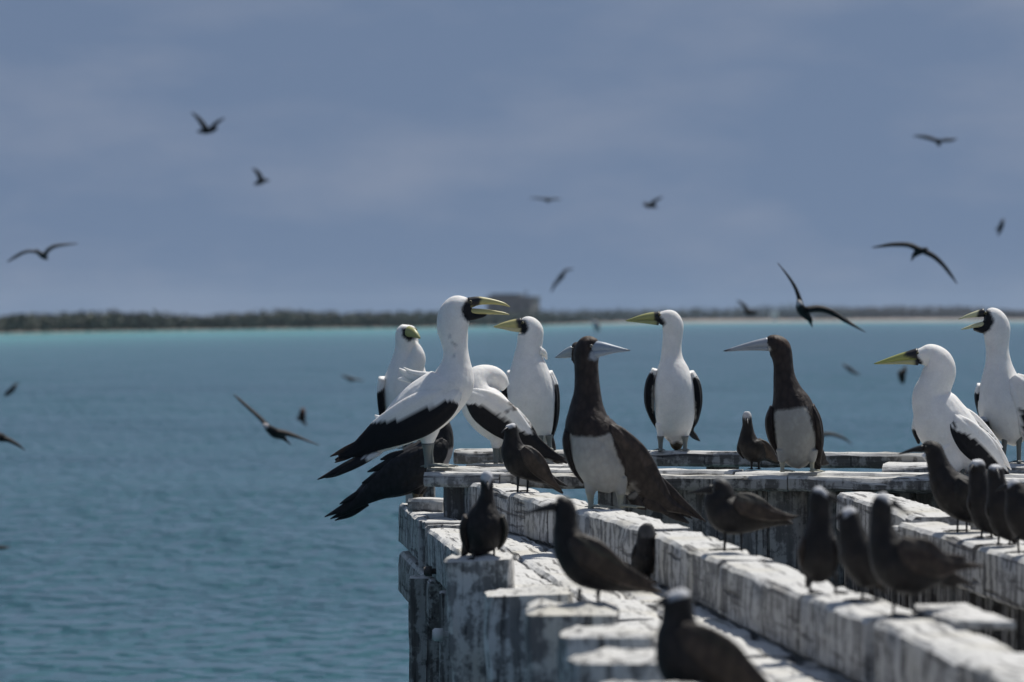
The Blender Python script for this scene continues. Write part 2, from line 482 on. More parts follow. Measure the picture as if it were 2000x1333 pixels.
def timber(name, p0, p1, width, height, mat, parent=pier, rough=0.004, nl=None, chip=0.6, side=None, end_skew=0.0, seed=None, worn=0.006):
    """squared timber from p0 to p1 (centre of its TOP face), worn edges; returns object"""
    rg = random.Random(seed if seed is not None else hash((round(p0[0], 3), round(p0[1], 3), round(p1[1], 3), width)) & 0xffff)
    p0 = Vector(p0); p1 = Vector(p1)
    T = (p1 - p0); L = T.length; T.normalize()
    up = Vector((0, 0, 1)) if abs(T.z) < 0.9 else (side or Vector((0, -1, 0)))
    S = T.cross(up).normalized()
    U = S.cross(T).normalized()
    w, h = width / 2, height
    bv = min(0.012, w * 0.18, h * 0.2)
    sec = []
    def lin(a, b, n): return [(a[0] + (b[0] - a[0]) * i / n, a[1] + (b[1] - a[1]) * i / n) for i in range(n)]
    nw = max(2, int(width / 0.05)); nh = max(2, int(height / 0.06)); nh = min(nh, 5)
    sec += lin((-w + bv, 0), (w - bv, 0), nw) + [(w - bv, 0)]
    sec += lin((w, -bv), (w, -h + bv), nh) + [(w, -h + bv)]
    sec += lin((w - bv, -h), (-w + bv, -h), nw) + [(-w + bv, -h)]
    sec += lin((-w, -h + bv), (-w, -bv), nh) + [(-w, -bv)]
    n = len(sec)
    if nl is None: nl = max(3, int(L / 0.07))
    nl = min(nl, 70)
    verts, vec, faces = [], [], []
    o3 = Vector((rg.uniform(0, 50), rg.uniform(0, 50), rg.uniform(0, 50)))
    for i in range(nl + 1):
        t = i / nl * L
        for (a, b) in sec:
            q = o3 + Vector((t * 7, a * 22, b * 22))
            dn = mnoise.noise(q) * rough
            dl = mnoise.noise(q * 2.3 + Vector((9, 9, 9))) * rough
            edge = (abs(abs(a) - w) < bv * 1.5 and b > -bv * 1.5)
            aa, bb = a, b
            if edge and chip:
                c = max(0.0, mnoise.noise(o3 + Vector((t * 5.5, a * 3, 4))) - 0.12) * chip * 0.035
                bb -= c * 0.8; aa -= math.copysign(c * 0.7, a)
            sk = (a / w) * end_skew * (1 if i == 0 else (0.4 if i == nl else 0))
            p = p0 + T * (t + sk) + S * (aa + dn) + U * (bb + dl)
            verts.append(p); vec.append((t, a, b))
    for i in range(nl):
        for j in range(n):
            faces.append((i * n + j, i * n + (j + 1) % n, (i + 1) * n + (j + 1) % n, (i + 1) * n + j))
    for base, rev in ((0, False), (nl * n, True)):           # worn, slightly domed and pitted ends
        c = sum((verts[base + j] for j in range(n)), Vector()) / n
        prev = base
        dirn = T * (1 if rev else -1)
        for ki, (k, lift) in enumerate(((0.93, 0.55), (0.70, 0.9), (0.38, 1.0))):
            st = len(verts)
            for j in range(n):
                p = c + (verts[base + j] - c) * k
                p += dirn * worn * (lift + 0.9 * mnoise.noise(p * 19 + o3) + 0.5 * mnoise.noise(p * 47 + o3) - 0.35)
                verts.append(p); vec.append((0 if not rev else L, vec[base + j][1] * k, -h / 2 + (vec[base + j][2] + h / 2) * k))
            for j in range(n):
                q = (prev + j, prev + (j + 1) % n, st + (j + 1) % n, st + j)
                faces.append(q if rev else q[::-1])
            prev = st
        verts.append(c + dirn * worn); vec.append((0 if not rev else L, 0, -h / 2))
        ci = len(verts) - 1
        for j in range(n):
            a_, b_ = prev + j, prev + (j + 1) % n
            faces.append((ci, b_, a_) if not rev else (ci, a_, b_))
    root = Vector((0, 0, 0))
    q = parent
    while q is not None:
        root += Vector(q.location); q = q.parent
    ob = mesh_obj(name, [v - root for v in verts], faces, mat, parent, True, None, vec)
    me = ob.data
    bm = bmesh.new(); bm.from_mesh(me); bmesh.ops.recalc_face_normals(bm, faces=bm.faces); bm.to_mesh(me); bm.free()
    try: me.set_sharp_from_angle(angle=R(38))
    except Exception: pass
    return ob

# --- kerb timbers (long diagonal row): left top edge in plan (distance, x)
AK = [(18.2, -0.36), (15.9, -0.075), (14.98, 0.135), (14.17, 0.28), (13.45, 0.395), (12.7, 0.465), (11.8, 0.54), (11.19, 0.61), (10.07, 0.71), (9.19, 0.80), (8.5, 0.865), (7.9, 0.915), (6.0, 1.06)]
def axl(d): return float(np.interp(-d, [-a for a, _ in AK], [x for _, x in AK]))
AWD = 0.17
def kerb(d0, d1, dz=0.0, dx=0.0, mat=M_WOODW, seed=1, h=0.155, w=AWD):
    p0 = Vector((axl(d0) + w / 2 + dx, d0, ZA + dz)); p1 = Vector((axl(d1) + w / 2 + dx, d1, ZA + dz))
    timber('kerb_timber', p0, p1, w, h, mat, seed=seed, chip=1.0, rough=0.006, end_skew=0.01)
kerb(17.2, 15.02, 0.0, 0.0, seed=11)
kerb(15.0, 14.2, -0.002, 0.0, seed=12)
kerb(14.185, 13.12, 0.004, -0.012, seed=13)
kerb(13.07, 11.53, -0.004, 0.006, seed=14)
kerb(11.49, 10.14, -0.004, 0.0, seed=15)
kerb(10.09, 9.25, 0.0, 0.0, seed=16)
kerb(9.16, 6.2, 0.003, 0.004, seed=17)
# loose board lying on the kerb at the right
timber('loose_board', (0.985, 9.42, ZA + 0.022), (1.03, 8.90, ZA + 0.020), 0.13, 0.018, M_WOODW, seed=71, chip=1.0)

# --- left stringer and deck boards between it and the kerb
def cxl(d): return float(np.interp(d, [6.0, 10.0, 12.6, 14.6, 16.35, 17.2, 18.3], [0.62, 0.235, 0.0, -0.179, -0.343, -0.419, -0.505]))
def deckrun(name, d0, d1, off, w, h, dz=0.0, mat=M_WOODW, seed=1, n=1, chip=0.9):
    ds = np.linspace(d0, d1, n + 1)
    for i in range(n):
        a, b = ds[i], ds[i + 1] + (0.012 if i < n - 1 else 0)
        timber(name, (cxl(a) + off, a, ZC + dz), (cxl(b) + off, b, ZC + dz), w, h, mat, seed=seed + i, chip=chip, rough=0.006)
deckrun('edge_stringer', 18.3, 16.36, 0.085, 0.17, 0.18, 0.0, seed=21)
deckrun('edge_stringer', 16.34, 12.9, 0.085, 0.17, 0.18, -0.012, seed=22)
deckrun('edge_stringer', 12.88, 6.4, 0.085, 0.17, 0.18, -0.010, seed=23, n=2)
deckrun('deck_board', 18.25, 15.6, 0.255, 0.155, 0.06, -0.010, seed=31)
deckrun('deck_board', 15.58, 11.4, 0.255, 0.155, 0.06, -0.006, seed=32)
deckrun('deck_board', 11.38, 6.3, 0.255, 0.155, 0.06, -0.012, seed=33, n=2)
deckrun('deck_board', 18.2, 14.2, 0.415, 0.155, 0.06, -0.016, seed=41)
deckrun('deck_board', 14.18, 10.2, 0.415, 0.155, 0.06, -0.012, seed=42)
deckrun('deck_board', 10.18, 6.3, 0.415, 0.155, 0.06, -0.014, seed=43, n=2)
deckrun('deck_board', 16.0, 6.3, 0.575, 0.155, 0.06, -0.018, seed=46, n=3)
# white raised lip across the stringer where the two lengths meet
timber('cleat', (cxl(16.4) - 0.006, 16.40, ZC + 0.012), (cxl(16.4) + 0.20, 16.46, ZC + 0.012), 0.05, 0.03, M_WOODW, seed=48)
timber('cleat', (cxl(16.42) - 0.011, 16.42, ZC + 0.010), (cxl(16.42) - 0.011, 16.42, ZC - 0.17), 0.03, 0.02, M_WOODW, seed=49, side=Vector((0, -1, 0)))

# --- wale, piles and added light-blocking sheeting under the left edge
timber('wale', (cxl(18.22) + 0.062, 18.22, 1.965), (cxl(16.1) + 0.062, 16.1, 1.965), 0.14, 0.19, M_WOODG, seed=51, chip=1.0)
timber('pile', (-0.325, 16.3, 1.96), (-0.325, 16.3, -1.0), 0.17, 0.17, M_WOODG, seed=52, side=Vector((0, -1, 0)))
timber('pile', (-0.20, 15.4, 1.96), (-0.20, 15.4, -1.0), 0.15, 0.15, M_WOODG, seed=53, side=Vector((0, -1, 0)))
def light_block_sheet():  # upright planks added below the deck to keep light from coming through
    d = 15.2; i = 0
    while d > 6.6:
        timber('light_block_plank', (cxl(d) + 0.10, d, 1.975), (cxl(d) + 0.10, d, -0.9), 0.05, 0.17, M_WOODG, seed=600 + i, side=Vector((0, -1, 0)), nl=10)
        d -= 0.185; i += 1
light_block_sheet()
def bolt(p, r, L, white=True):
    V, F = [], []
    n = 12
    for k, (t, rr) in enumerate(((0, r * 0.55), (L * 0.55, r * 0.55), (L * 0.55, r), (L * 0.9, r), (L, r * 0.7))):
        for j in range(n):
            a = 2 * math.pi * j / n
            V.append(Vector(p) + Vector((-t, rr * math.cos(a), rr * math.sin(a))) - PB)
    for i in range(4):
        for j in range(n):
            F.append((i * n + j, (i + 1) * n + j, (i + 1) * n + (j + 1) % n, i * n + (j + 1) % n))
    F.append(tuple(range(4 * n, 5 * n)))
    mesh_obj('bolt', V, F, M_WHITE if white else M_IRON, pier)
bolt((-0.20, 14.9, 1.845), 0.024, 0.09)
bolt((-0.27, 15.8, 2.02), 0.020, 0.07, False)
bolt((-0.33, 17.0, 1.90), 0.020, 0.07, False)

# --- row of squared post heads along the near left edge
def post(x0, x1, dfront, ztop, depth=0.22, mat=M_WOODW, seed=1, lean=0.0, zb=-0.9):
    xm = (x0 + x1) / 2
    timber('post', (xm, dfront + depth, ztop), (xm + lean * (ztop - zb), dfront + depth, zb), x1 - x0, depth, mat, seed=seed, side=Vector((0, 1, 0)), chip=1.4, rough=0.014, nl=60, worn=0.016)
# with side=+y the profile's "top" faces +y, so the post body reaches from dfront to dfront+depth
post(-0.205, 0.000, 12.60, 2.25, 0.26, M_WOODP, 81, 0.06)
post(-0.075, 0.165, 11.55, 2.215, 0.26, M_WOODP, 82, 0.03)
post(0.035, 0.265, 10.02, 2.27, 0.40, M_WOODP, 83, 0.0)
post(0.110, 0.320, 9.25, 2.275, 0.24, M_WOODP, 84, 0.0)
post(0.125, 0.330, 8.45, 2.285, 0.24, M_WOODP, 85, 0.0)
post(0.170, 0.380, 7.70, 2.285, 0.24, M_WOODP, 86, 0.0)

# --- cross timbers at the far end
def xline(pa, pb, hgt, off, w, z, name, mat, h, seed, xa=None, xb=None, chip=0.8):
    """timber across the view: its near top edge runs through two (px,py) points at drop hgt, moved back by off"""
    def pt(p):
        d = FPX * hgt / (p[1] - YH); return Vector(((p[0] - 1000) * d / FPX, d, 0))
    a, b = pt(pa), pt(pb)
    T = (b - a).normalized(); N = Vector((-T.y, T.x, 0))
    if N.y < 0: N = -N
    if xa is not None: a = a + T * ((xa - a.x) / T.x)
    if xb is not None: b = b + T * ((xb - b.x) / T.x)
    a = a + N * (off + w / 2); b = b + N * (off + w / 2)
    a.z = b.z = z
    return timber(name, a, b, w, h, mat, seed=seed, chip=chip, rough=0.005)
EA, EB = (827, 922), (1812, 934)
xline(EA, EB, 3 - ZE, 0.0, 0.135, ZE, 'cross_beam', M_WOODW, 0.062, 91, xa=-0.365, xb=-0.055)
xline(EA, EB, 3 - ZE, 0.004, 0.130, ZE - 0.002, 'cross_beam', M_WOODG, 0.060, 92, xa=-0.05, xb=1.10)
xline(EA, EB, 3 - ZE, 0.0, 0.135, ZE, 'cross_beam', M_WOODG, 0.060, 93, xa=1.107, xb=2.6)
xline(EA, EB, 3 - ZE, 0.142, 0.20, ZF, 'cross_beam', M_WOODW, 0.060, 94, xa=-0.40, xb=0.85)
xline(EA, EB, 3 - ZE, 0.140, 0.20, ZF - 0.003, 'cross_beam', M_WOODW, 0.060, 95, xa=0.86, xb=2.6)
GA, GB = (885, 878), (1812, 887)
xline(GA, GB, 3 - ZG, 0.0, 0.16, ZG, 'far_rail', M_WOODG, 0.066, 96, xa=-0.262, xb=1.79)
# blocks between the rail and the beams, short planks behind
timber('rail_block', (-0.14, 17.55, ZF - 0.0), (0.26, 17.42, ZF - 0.0), 0.36, 0.05, M_WOODW, seed=97)
timber('rail_block', (1.60, 17.55, ZF + 0.0), (2.7, 17.35, ZF + 0.0), 0.34, 0.06, M_WOODW, seed=98)
for i, (px, d) in enumerate(((945, 18.3), (1415, 18.02), (1795, 17.78))):
    x = (px - 1000) * d / FPX
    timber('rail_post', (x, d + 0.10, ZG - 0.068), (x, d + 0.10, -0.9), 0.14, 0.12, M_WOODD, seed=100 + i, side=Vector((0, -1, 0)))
timber('rail_post', (-0.42, 18.72, 2.41), (-0.42, 18.72, 2.02), 0.13, 0.2, M_WOODG, seed=104, side=Vector((0, -1, 0)))
for i, x in enumerate((-0.21, 0.62, 1.27, 2.2)):
    d = 16.83 - 0.32 * (x + 0.2)
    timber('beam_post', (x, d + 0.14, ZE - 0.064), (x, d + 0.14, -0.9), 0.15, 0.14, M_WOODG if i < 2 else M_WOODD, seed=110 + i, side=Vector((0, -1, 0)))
timber('beam_post', (-0.115, 17.05, ZE - 0.064), (-0.115, 17.05, 1.9), 0.05, 0.12, M_WOODD, seed=117, side=Vector((0, -1, 0)))
timber('wedge_block', (-0.42, 17.55, ZC + 0.055), (-0.27, 17.5, ZC + 0.055), 0.16, 0.055, M_WOODW, seed=118)

# --- bulkhead of upright boards under the cross beams, between the kerb and the right stringer
def bulkhead():
    x = 0.36; i = 0
    while x < 2.5:
        d = 16.75 - 0.32 * x
        w = 0.115 + 0.02 * ((i * 7) % 3)
        x += w / 2
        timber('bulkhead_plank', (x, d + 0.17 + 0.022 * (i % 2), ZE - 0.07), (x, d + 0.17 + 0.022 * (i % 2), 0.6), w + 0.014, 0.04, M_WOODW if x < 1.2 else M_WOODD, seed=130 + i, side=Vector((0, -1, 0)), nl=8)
        x += w / 2 + 0.006; i += 1
bulkhead()

# --- right stringer with upright sheeting
def dxl(d): return float(np.interp(d, [6, 11.72, 12.45, 13.6, 16.0], [1.95, 1.439, 1.362, 1.275, 1.12]))
timber('right_stringer', (1.256 + 0.10, 15.95, ZD), (1.33 + 0.13, 13.95, ZD), 0.20, 0.15, M_WOODW, seed=151, chip=1.2, end_skew=0.06)
timber('right_stringer', (dxl(13.6) + 0.10, 13.6, ZD), (dxl(12.3) + 0.10, 12.3, ZD), 0.20, 0.15, M_WOODW, seed=152, chip=1.2, end_skew=0.03)
timber('right_stringer', (dxl(12.28) + 0.10, 12.28, ZD - 0.003), (dxl(9.0) + 0.10, 9.0, ZD - 0.003), 0.20, 0.15, M_WOODW, seed=153, chip=1.2)
timber('splice_block', (1.30, 13.98, ZD - 0.03), (1.58, 13.72, ZD - 0.03), 0.16, 0.10, M_WOODW, seed=154)
timber('splice_block', (1.50, 13.15, ZD + 0.035), (1.62, 13.0, ZD + 0.03), 0.08, 0.06, M_WOODG, seed=155)
def right_sheet():
    d = 15.9; i = 0
    while d > 9.0:
        w = 0.13 + 0.025 * ((i * 5) % 3)
        x = dxl(d) + 0.055 if d < 13.65 else np.interp(d, [13.65, 15.95], [1.345, 1.256]) + 0.05
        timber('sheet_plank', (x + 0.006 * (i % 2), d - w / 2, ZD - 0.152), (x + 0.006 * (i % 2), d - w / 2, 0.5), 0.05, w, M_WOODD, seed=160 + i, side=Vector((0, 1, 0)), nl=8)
        d -= w + 0.01; i += 1
right_sheet()
# deck boards low down between kerb and right stringer, and added unseen deck to its right; white to bounce sun onto the birds
for i in range(4):
    timber('bounce_floor_board', (0.60 + i * 0.19, 15.9, 1.95), (1.02 + i * 0.2, 8.0, 1.95), 0.17, 0.05, M_WOODW, seed=210 + i)
for i in range(10):
    timber('bounce_floor_board', (1.62 + i * 0.19, 15.6, 2.16), (2.12 + i * 0.19, 8.0, 2.16), 0.18, 0.05, M_WOODW, seed=230 + i)

# ------------------------------------------------------------------ birds
WHITE = (0.88, 0.855, 0.815); BLACK = (0.010, 0.010, 0.013); BROWN = (0.030, 0.021, 0.018); BROWNL = (0.062, 0.045, 0.036)
BELLY = (0.37, 0.36, 0.33); MASK = (0.012, 0.013, 0.017); YELL = (0.53, 0.47, 0.20); OLIVE = (0.37, 0.36, 0.14); BILLG = (0.29, 0.335, 0.39)
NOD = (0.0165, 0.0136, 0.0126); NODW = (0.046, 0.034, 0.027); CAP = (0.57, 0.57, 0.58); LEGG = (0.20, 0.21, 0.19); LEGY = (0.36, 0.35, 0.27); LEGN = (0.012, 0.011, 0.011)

def catmull(pts, n):
    P = np.asarray(pts, float)
    Q = np.vstack([2 * P[0] - P[1], P, 2 * P[-1] - P[-2]])
    out = []
    for i in range(1, len(Q) - 2):
        p0, p1, p2, p3 = Q[i - 1], Q[i], Q[i + 1], Q[i + 2]
        for k in range(n):
            t = k / n
            out.append(0.5 * ((2 * p1) + (-p0 + p2) * t + (2 * p0 - 5 * p1 + 4 * p2 - p3) * t * t + (-p0 + 3 * p1 - 3 * p2 + p3) * t ** 3))
    out.append(P[-1])
    return np.array(out)

class Ctx:
    def __init__(s, D, base): s.D = D; s.s = FPX / D; s.base = np.array(base)
    def pt(s, px, py, dy):
        d = s.D + dy / s.s
        return np.array(((px - 1000) * d / FPX, d, CAMZ + (YH - py) * d / FPX))

def loft(cx, pts, seg=20, sub=6, ridge=0.0, power=2.0):
    """pts: (px,py,dy,rw,rd) in photo pixels -> closed tube in world space"""
    P = catmull(pts, sub)
    P[:, 3:] = np.maximum(P[:, 3:], 0.35)
    C = np.array([cx.pt(*p[:3]) for p in P])
    Tn = np.gradient(C, axis=0); Tn /= np.linalg.norm(Tn, axis=1)[:, None] + 1e-12
    V, F = [], []
    yax = np.array([0, 1.0, 0])
    for i in range(len(P)):
        n1 = np.cross(Tn[i], yax); n1 /= np.linalg.norm(n1) + 1e-9
        n2 = np.cross(n1, Tn[i])
        rw, rd = P[i, 3] / cx.s, P[i, 4] / cx.s
        for j in range(seg):
            a = 2 * math.pi * j / seg
            c, sn = math.cos(a), math.sin(a)
            if power != 2.0:
                c = math.copysign(abs(c) ** (2 / power), c); sn = math.copysign(abs(sn) ** (2 / power), sn)
            k = 1.0
            if ridge:
                k += ridge * (((c * 0.5 + 0.5) * 6.0) % 1.0 - 0.5) * (1 if sn < 0 else 1)
            V.append(C[i] + n1 * rw * c + n2 * rd * sn * k)
    nr = len(P)
    for i in range(nr - 1):
        for j in range(seg):
            F.append((i * seg + j, i * seg + (j + 1) % seg, (i + 1) * seg + (j + 1) % seg, (i + 1) * seg + j))
    V.append(C[0]); V.append(C[-1])
    a, b = len(V) - 2, len(V) - 1
    for j in range(seg):
        F.append((a, (j + 1) % seg, j)); F.append((b, (nr - 1) * seg + j, (nr - 1) * seg + (j + 1) % seg))
    return V, F

def join(parts):
    V, F = [], []
    for v, f in parts:
        k = len(V); V += list(v); F += [tuple(i + k for i in q) for q in f]
    return np.array(V), F

def inpoly(x, y, poly):
    poly = np.asarray(poly, float)
    r = np.zeros(len(x), bool)
    j = len(poly) - 1
    for i in range(len(poly)):
        xi, yi = poly[i]; xj, yj = poly[j]
        c = ((yi > y) != (yj > y)) & (x < (xj - xi) * (y - yi) / (yj - yi + 1e-12) + xi)
        r ^= c; j = i
    return r

def paint(V, cx, default, rules, jag=1.2, soft=1.6):
    """plumage colours: rules = (polygon in photo pixels, colour, None|'front'|'back')"""
    if not rules: return np.tile(np.array(default, np.float32), (len(V), 1))
    px, py = PIX(V)
    if jag:
        jx = np.array([mnoise.noise(Vector(v) * 60.0) for v in V]); jy = np.array([mnoise.noise(Vector(v) * 60.0 + Vector((7, 3, 1))) for v in V])
        jz = np.array([mnoise.noise(Vector(v) * 170.0) for v in V])
        px = px + (jx * 3.0 + jz * 2) * jag; py = py + (jy * 3.0 - jz * 2) * jag
    dy = V[:, 1] - cx.D
    acc = np.zeros((len(V), 3), np.float32)
    K = 7                                          # blend over a few pixels: feathers overlap at the border
    for k in range(K):
        col = np.tile(np.array(default, np.float32), (len(V), 1))
        ox = soft * math.cos(k * 2.4) * math.sqrt(k / K) * 1.6; oy = soft * math.sin(k * 2.4) * math.sqrt(k / K) * 1.6
        for poly, c, cond in rules:
            m = inpoly(px + ox, py + oy, poly)
            if cond == 'front': m &= dy < 0.004
            if cond == 'back': m &= dy > 0
            col[m] = c
        acc += col
    return acc / K

REMESH = []       # (temp object, finishing function)
def finish_remesh():
    bpy.context.view_layer.update()
    dg = bpy.context.evaluated_depsgraph_get()
    for tmp, name, parent, cx, default, rules, mat, jag in REMESH:
        ev = tmp.evaluated_get(dg)
        me = bpy.data.meshes.new_from_object(ev)
        me.name = name
        V = np.empty(len(me.vertices) * 3); me.vertices.foreach_get('co', V); V = V.reshape(-1, 3)
        col = paint(V + cx.base, cx, default, rules, jag * 0.6, 2.4)
        a = me.color_attributes.new('Col', 'FLOAT_COLOR', 'POINT')
        c = np.ones((len(V), 4), np.float32); c[:, :3] = col
        a.data.foreach_set('color', c.ravel())
        me.polygons.foreach_set('use_smooth', np.ones(len(me.polygons), bool))
        me.materials.clear(); me.materials.append(mat)
        o = bpy.data.objects.new(name, me); COL.objects.link(o); o.parent = parent
    for t in REMESH:
        m = t[0].data; bpy.data.objects.remove(t[0], do_unlink=True); bpy.data.meshes.remove(m)

def webfoot(cx, p, ang, L, col, parent):
    """webbed foot: three toes with claws and the web between them"""
    V, F = [], []
    def tube(a, b, r0, r1):
        a = np.array(a); b = np.array(b); t = b - a; t /= np.linalg.norm(t)
        u = np.cross(t, (0, 0, 1.0)); u /= np.linalg.norm(u); w = np.cross(u, t)
        k = len(V)
        for c, r in ((a, r0), (b, r1)):
            for j in range(6):
                q = 2 * math.pi * j / 6
                V.append(c + u * r * math.cos(q) + w * r * 0.8 * math.sin(q))
        for j in range(6): F.append((k + j, k + (j + 1) % 6, k + 6 + (j + 1) % 6, k + 6 + j))
        F.append(tuple(k + 6 + j for j in range(6)))
    p = np.array(p); r = L * 0.065
    tips = []
    for da, ll in ((-0.48, 0.92), (0.0, 1.0), (0.42, 0.80)):
        a = ang + da
        mid = p + np.array((math.cos(a) * L * ll * 0.55, math.sin(a) * L * ll * 0.55, r * 1.2))
        tip = p + np.array((math.cos(a) * L * ll, math.sin(a) * L * ll, r * 0.6))
        tube(p + np.array((0, 0, r * 1.4)), mid, r * 1.1, r * 0.95); tube(mid, tip, r * 0.95, r * 0.45)
        tips.append(p + np.array((math.cos(a) * L * ll * 0.93, math.sin(a) * L * ll * 0.93, r * 0.6)))
    a = ang + math.pi
    tube(p + np.array((0, 0, r * 1.2)), p + np.array((math.cos(a) * L * 0.25, math.sin(a) * L * 0.25, r * 0.7)), r * 0.9, r * 0.4)
    for i in range(2):
        k = len(V); m = (tips[i] + tips[i + 1]) / 2 * 0.85 + p * 0.15; m[2] = p[2] + r * 0.5
        for dz in (0.0, r * 0.7):
            for q in (p + np.array((0, 0, r * 0.4)), tips[i], m, tips[i + 1]): V.append(q + np.array((0, 0, dz)))
        F += [(k, k + 3, k + 2, k + 1), (k + 4, k + 5, k + 6, k + 7), (k + 1, k + 2, k + 6, k + 5), (k + 2, k + 3, k + 7, k + 6)]
    V = np.array(V)
    # parent is a leg whose origin equals the bird root
    return mesh_obj('foot', V - cx.base, F, M_HORN, parent, True, np.tile(np.array(col, np.float32), (len(V), 1)))

def bird(name, label, group, foot, z, body, voxel, col, rules=(), wings=(), tails=(), bills=(), legs=(), legcol=LEGG, legr=5.0,
         footang=-100, footlen=0.085, eyes=(), eyecol=(0.16, 0.14, 0.05), jag=1.0, smooth=5, extra=()):
    D = FPX * (CAMZ - z) / (foot[1] - YH)
    cx = Ctx(D, W(foot[0], foot[1], D))
    root = setp(empty(name, cx.base), label, 'bird', group)
    V, F = join([loft(cx, b, 22, 6) for b in body])
    me = bpy.data.meshes.new('tmp'); me.from_pydata((V - cx.base).tolist(), [], F); me.update()
    tmp = bpy.data.objects.new('tmp', me); COL.objects.link(tmp)
    rm = tmp.modifiers.new('r', 'REMESH'); rm.mode = 'VOXEL'; rm.voxel_size = voxel
    sm = tmp.modifiers.new('s', 'SMOOTH'); sm.factor = 0.6; sm.iterations = smooth
    mp_ = M_PLUM if col[0] > 0.3 else M_PLUMD
    REMESH.append((tmp, 'body', root, cx, col, rules, mp_, jag))
    for kind, items, seg, sub in (('wing', wings, 30, 12), ('tail', tails, 14, 5), ('scapular_feathers', extra, 16, 6)):
        for it in items:
            tubes, c, rl = it
            V, F = join([loft(cx, t, seg, sub, 0.35 if kind == 'wing' and k == 0 else 0.0) for k, t in enumerate(tubes)])
            mesh_obj(kind, V - cx.base, F, mp_, root, True, paint(V, cx, c, rl, jag, 1.0))
    for nm, t, c, rl in bills:
        V, F = loft(cx, t, 16, 6)
        V = np.array(V)
        mesh_obj(nm, V - cx.base, F, M_HORN, root, True, paint(V, cx, c, rl, 0.5))
    for lg in legs:
        pxa, pya, pxb, dy = lg[:4]
        d = D + dy / cx.s
        pyb = YH + FPX * (CAMZ - z) / d
        r = lg[4] if len(lg) > 4 else legr
        V, F = loft(cx, [(pxa, pya, dy, r * 1.5, r * 1.5), (pxa * .7 + pxb * .3, pya * 0.6 + pyb * 0.4, dy + 1, r, r), (pxb, pyb - r * 1.2, dy, r * 0.85, r * 0.85), (pxb, pyb - 0.6, dy, r * 0.95, r * 0.95)], 12, 4)
        V = np.array(V)
        lo = mesh_obj('leg', V - cx.base, F, M_HORN, root, True, np.tile(np.array(legcol, np.float32), (len(V), 1)))
        webfoot(cx, np.array(((pxb - 1000) * d / FPX, d, z + 0.002)), R(footang), footlen, legcol, lo)
    for (px, py, dy, r) in eyes:
        c = cx.pt(px, py, dy)
        bm = bmesh.new(); bmesh.ops.create_uvsphere(bm, u_segments=12, v_segments=8, radius=r / cx.s)
        vv = np.array([v.co for v in bm.verts]); ff = [[v.index for v in f.verts] for f in bm.faces]; bm.free()
        sgn = -1 if dy <= 0 else 1
        ec = np.tile(np.array(eyecol, np.float32), (len(vv), 1)); ec[vv[:, 1] * sgn > r / cx.s * 0.72] = (0.01, 0.01, 0.01)
        mesh_obj('eye', vv + c - cx.base, ff, M_HORN, root, True, ec)
    return root

GM = 'masked boobies on the pier'; GB_ = 'brown boobies on the pier'; GN = 'noddies on the pier'

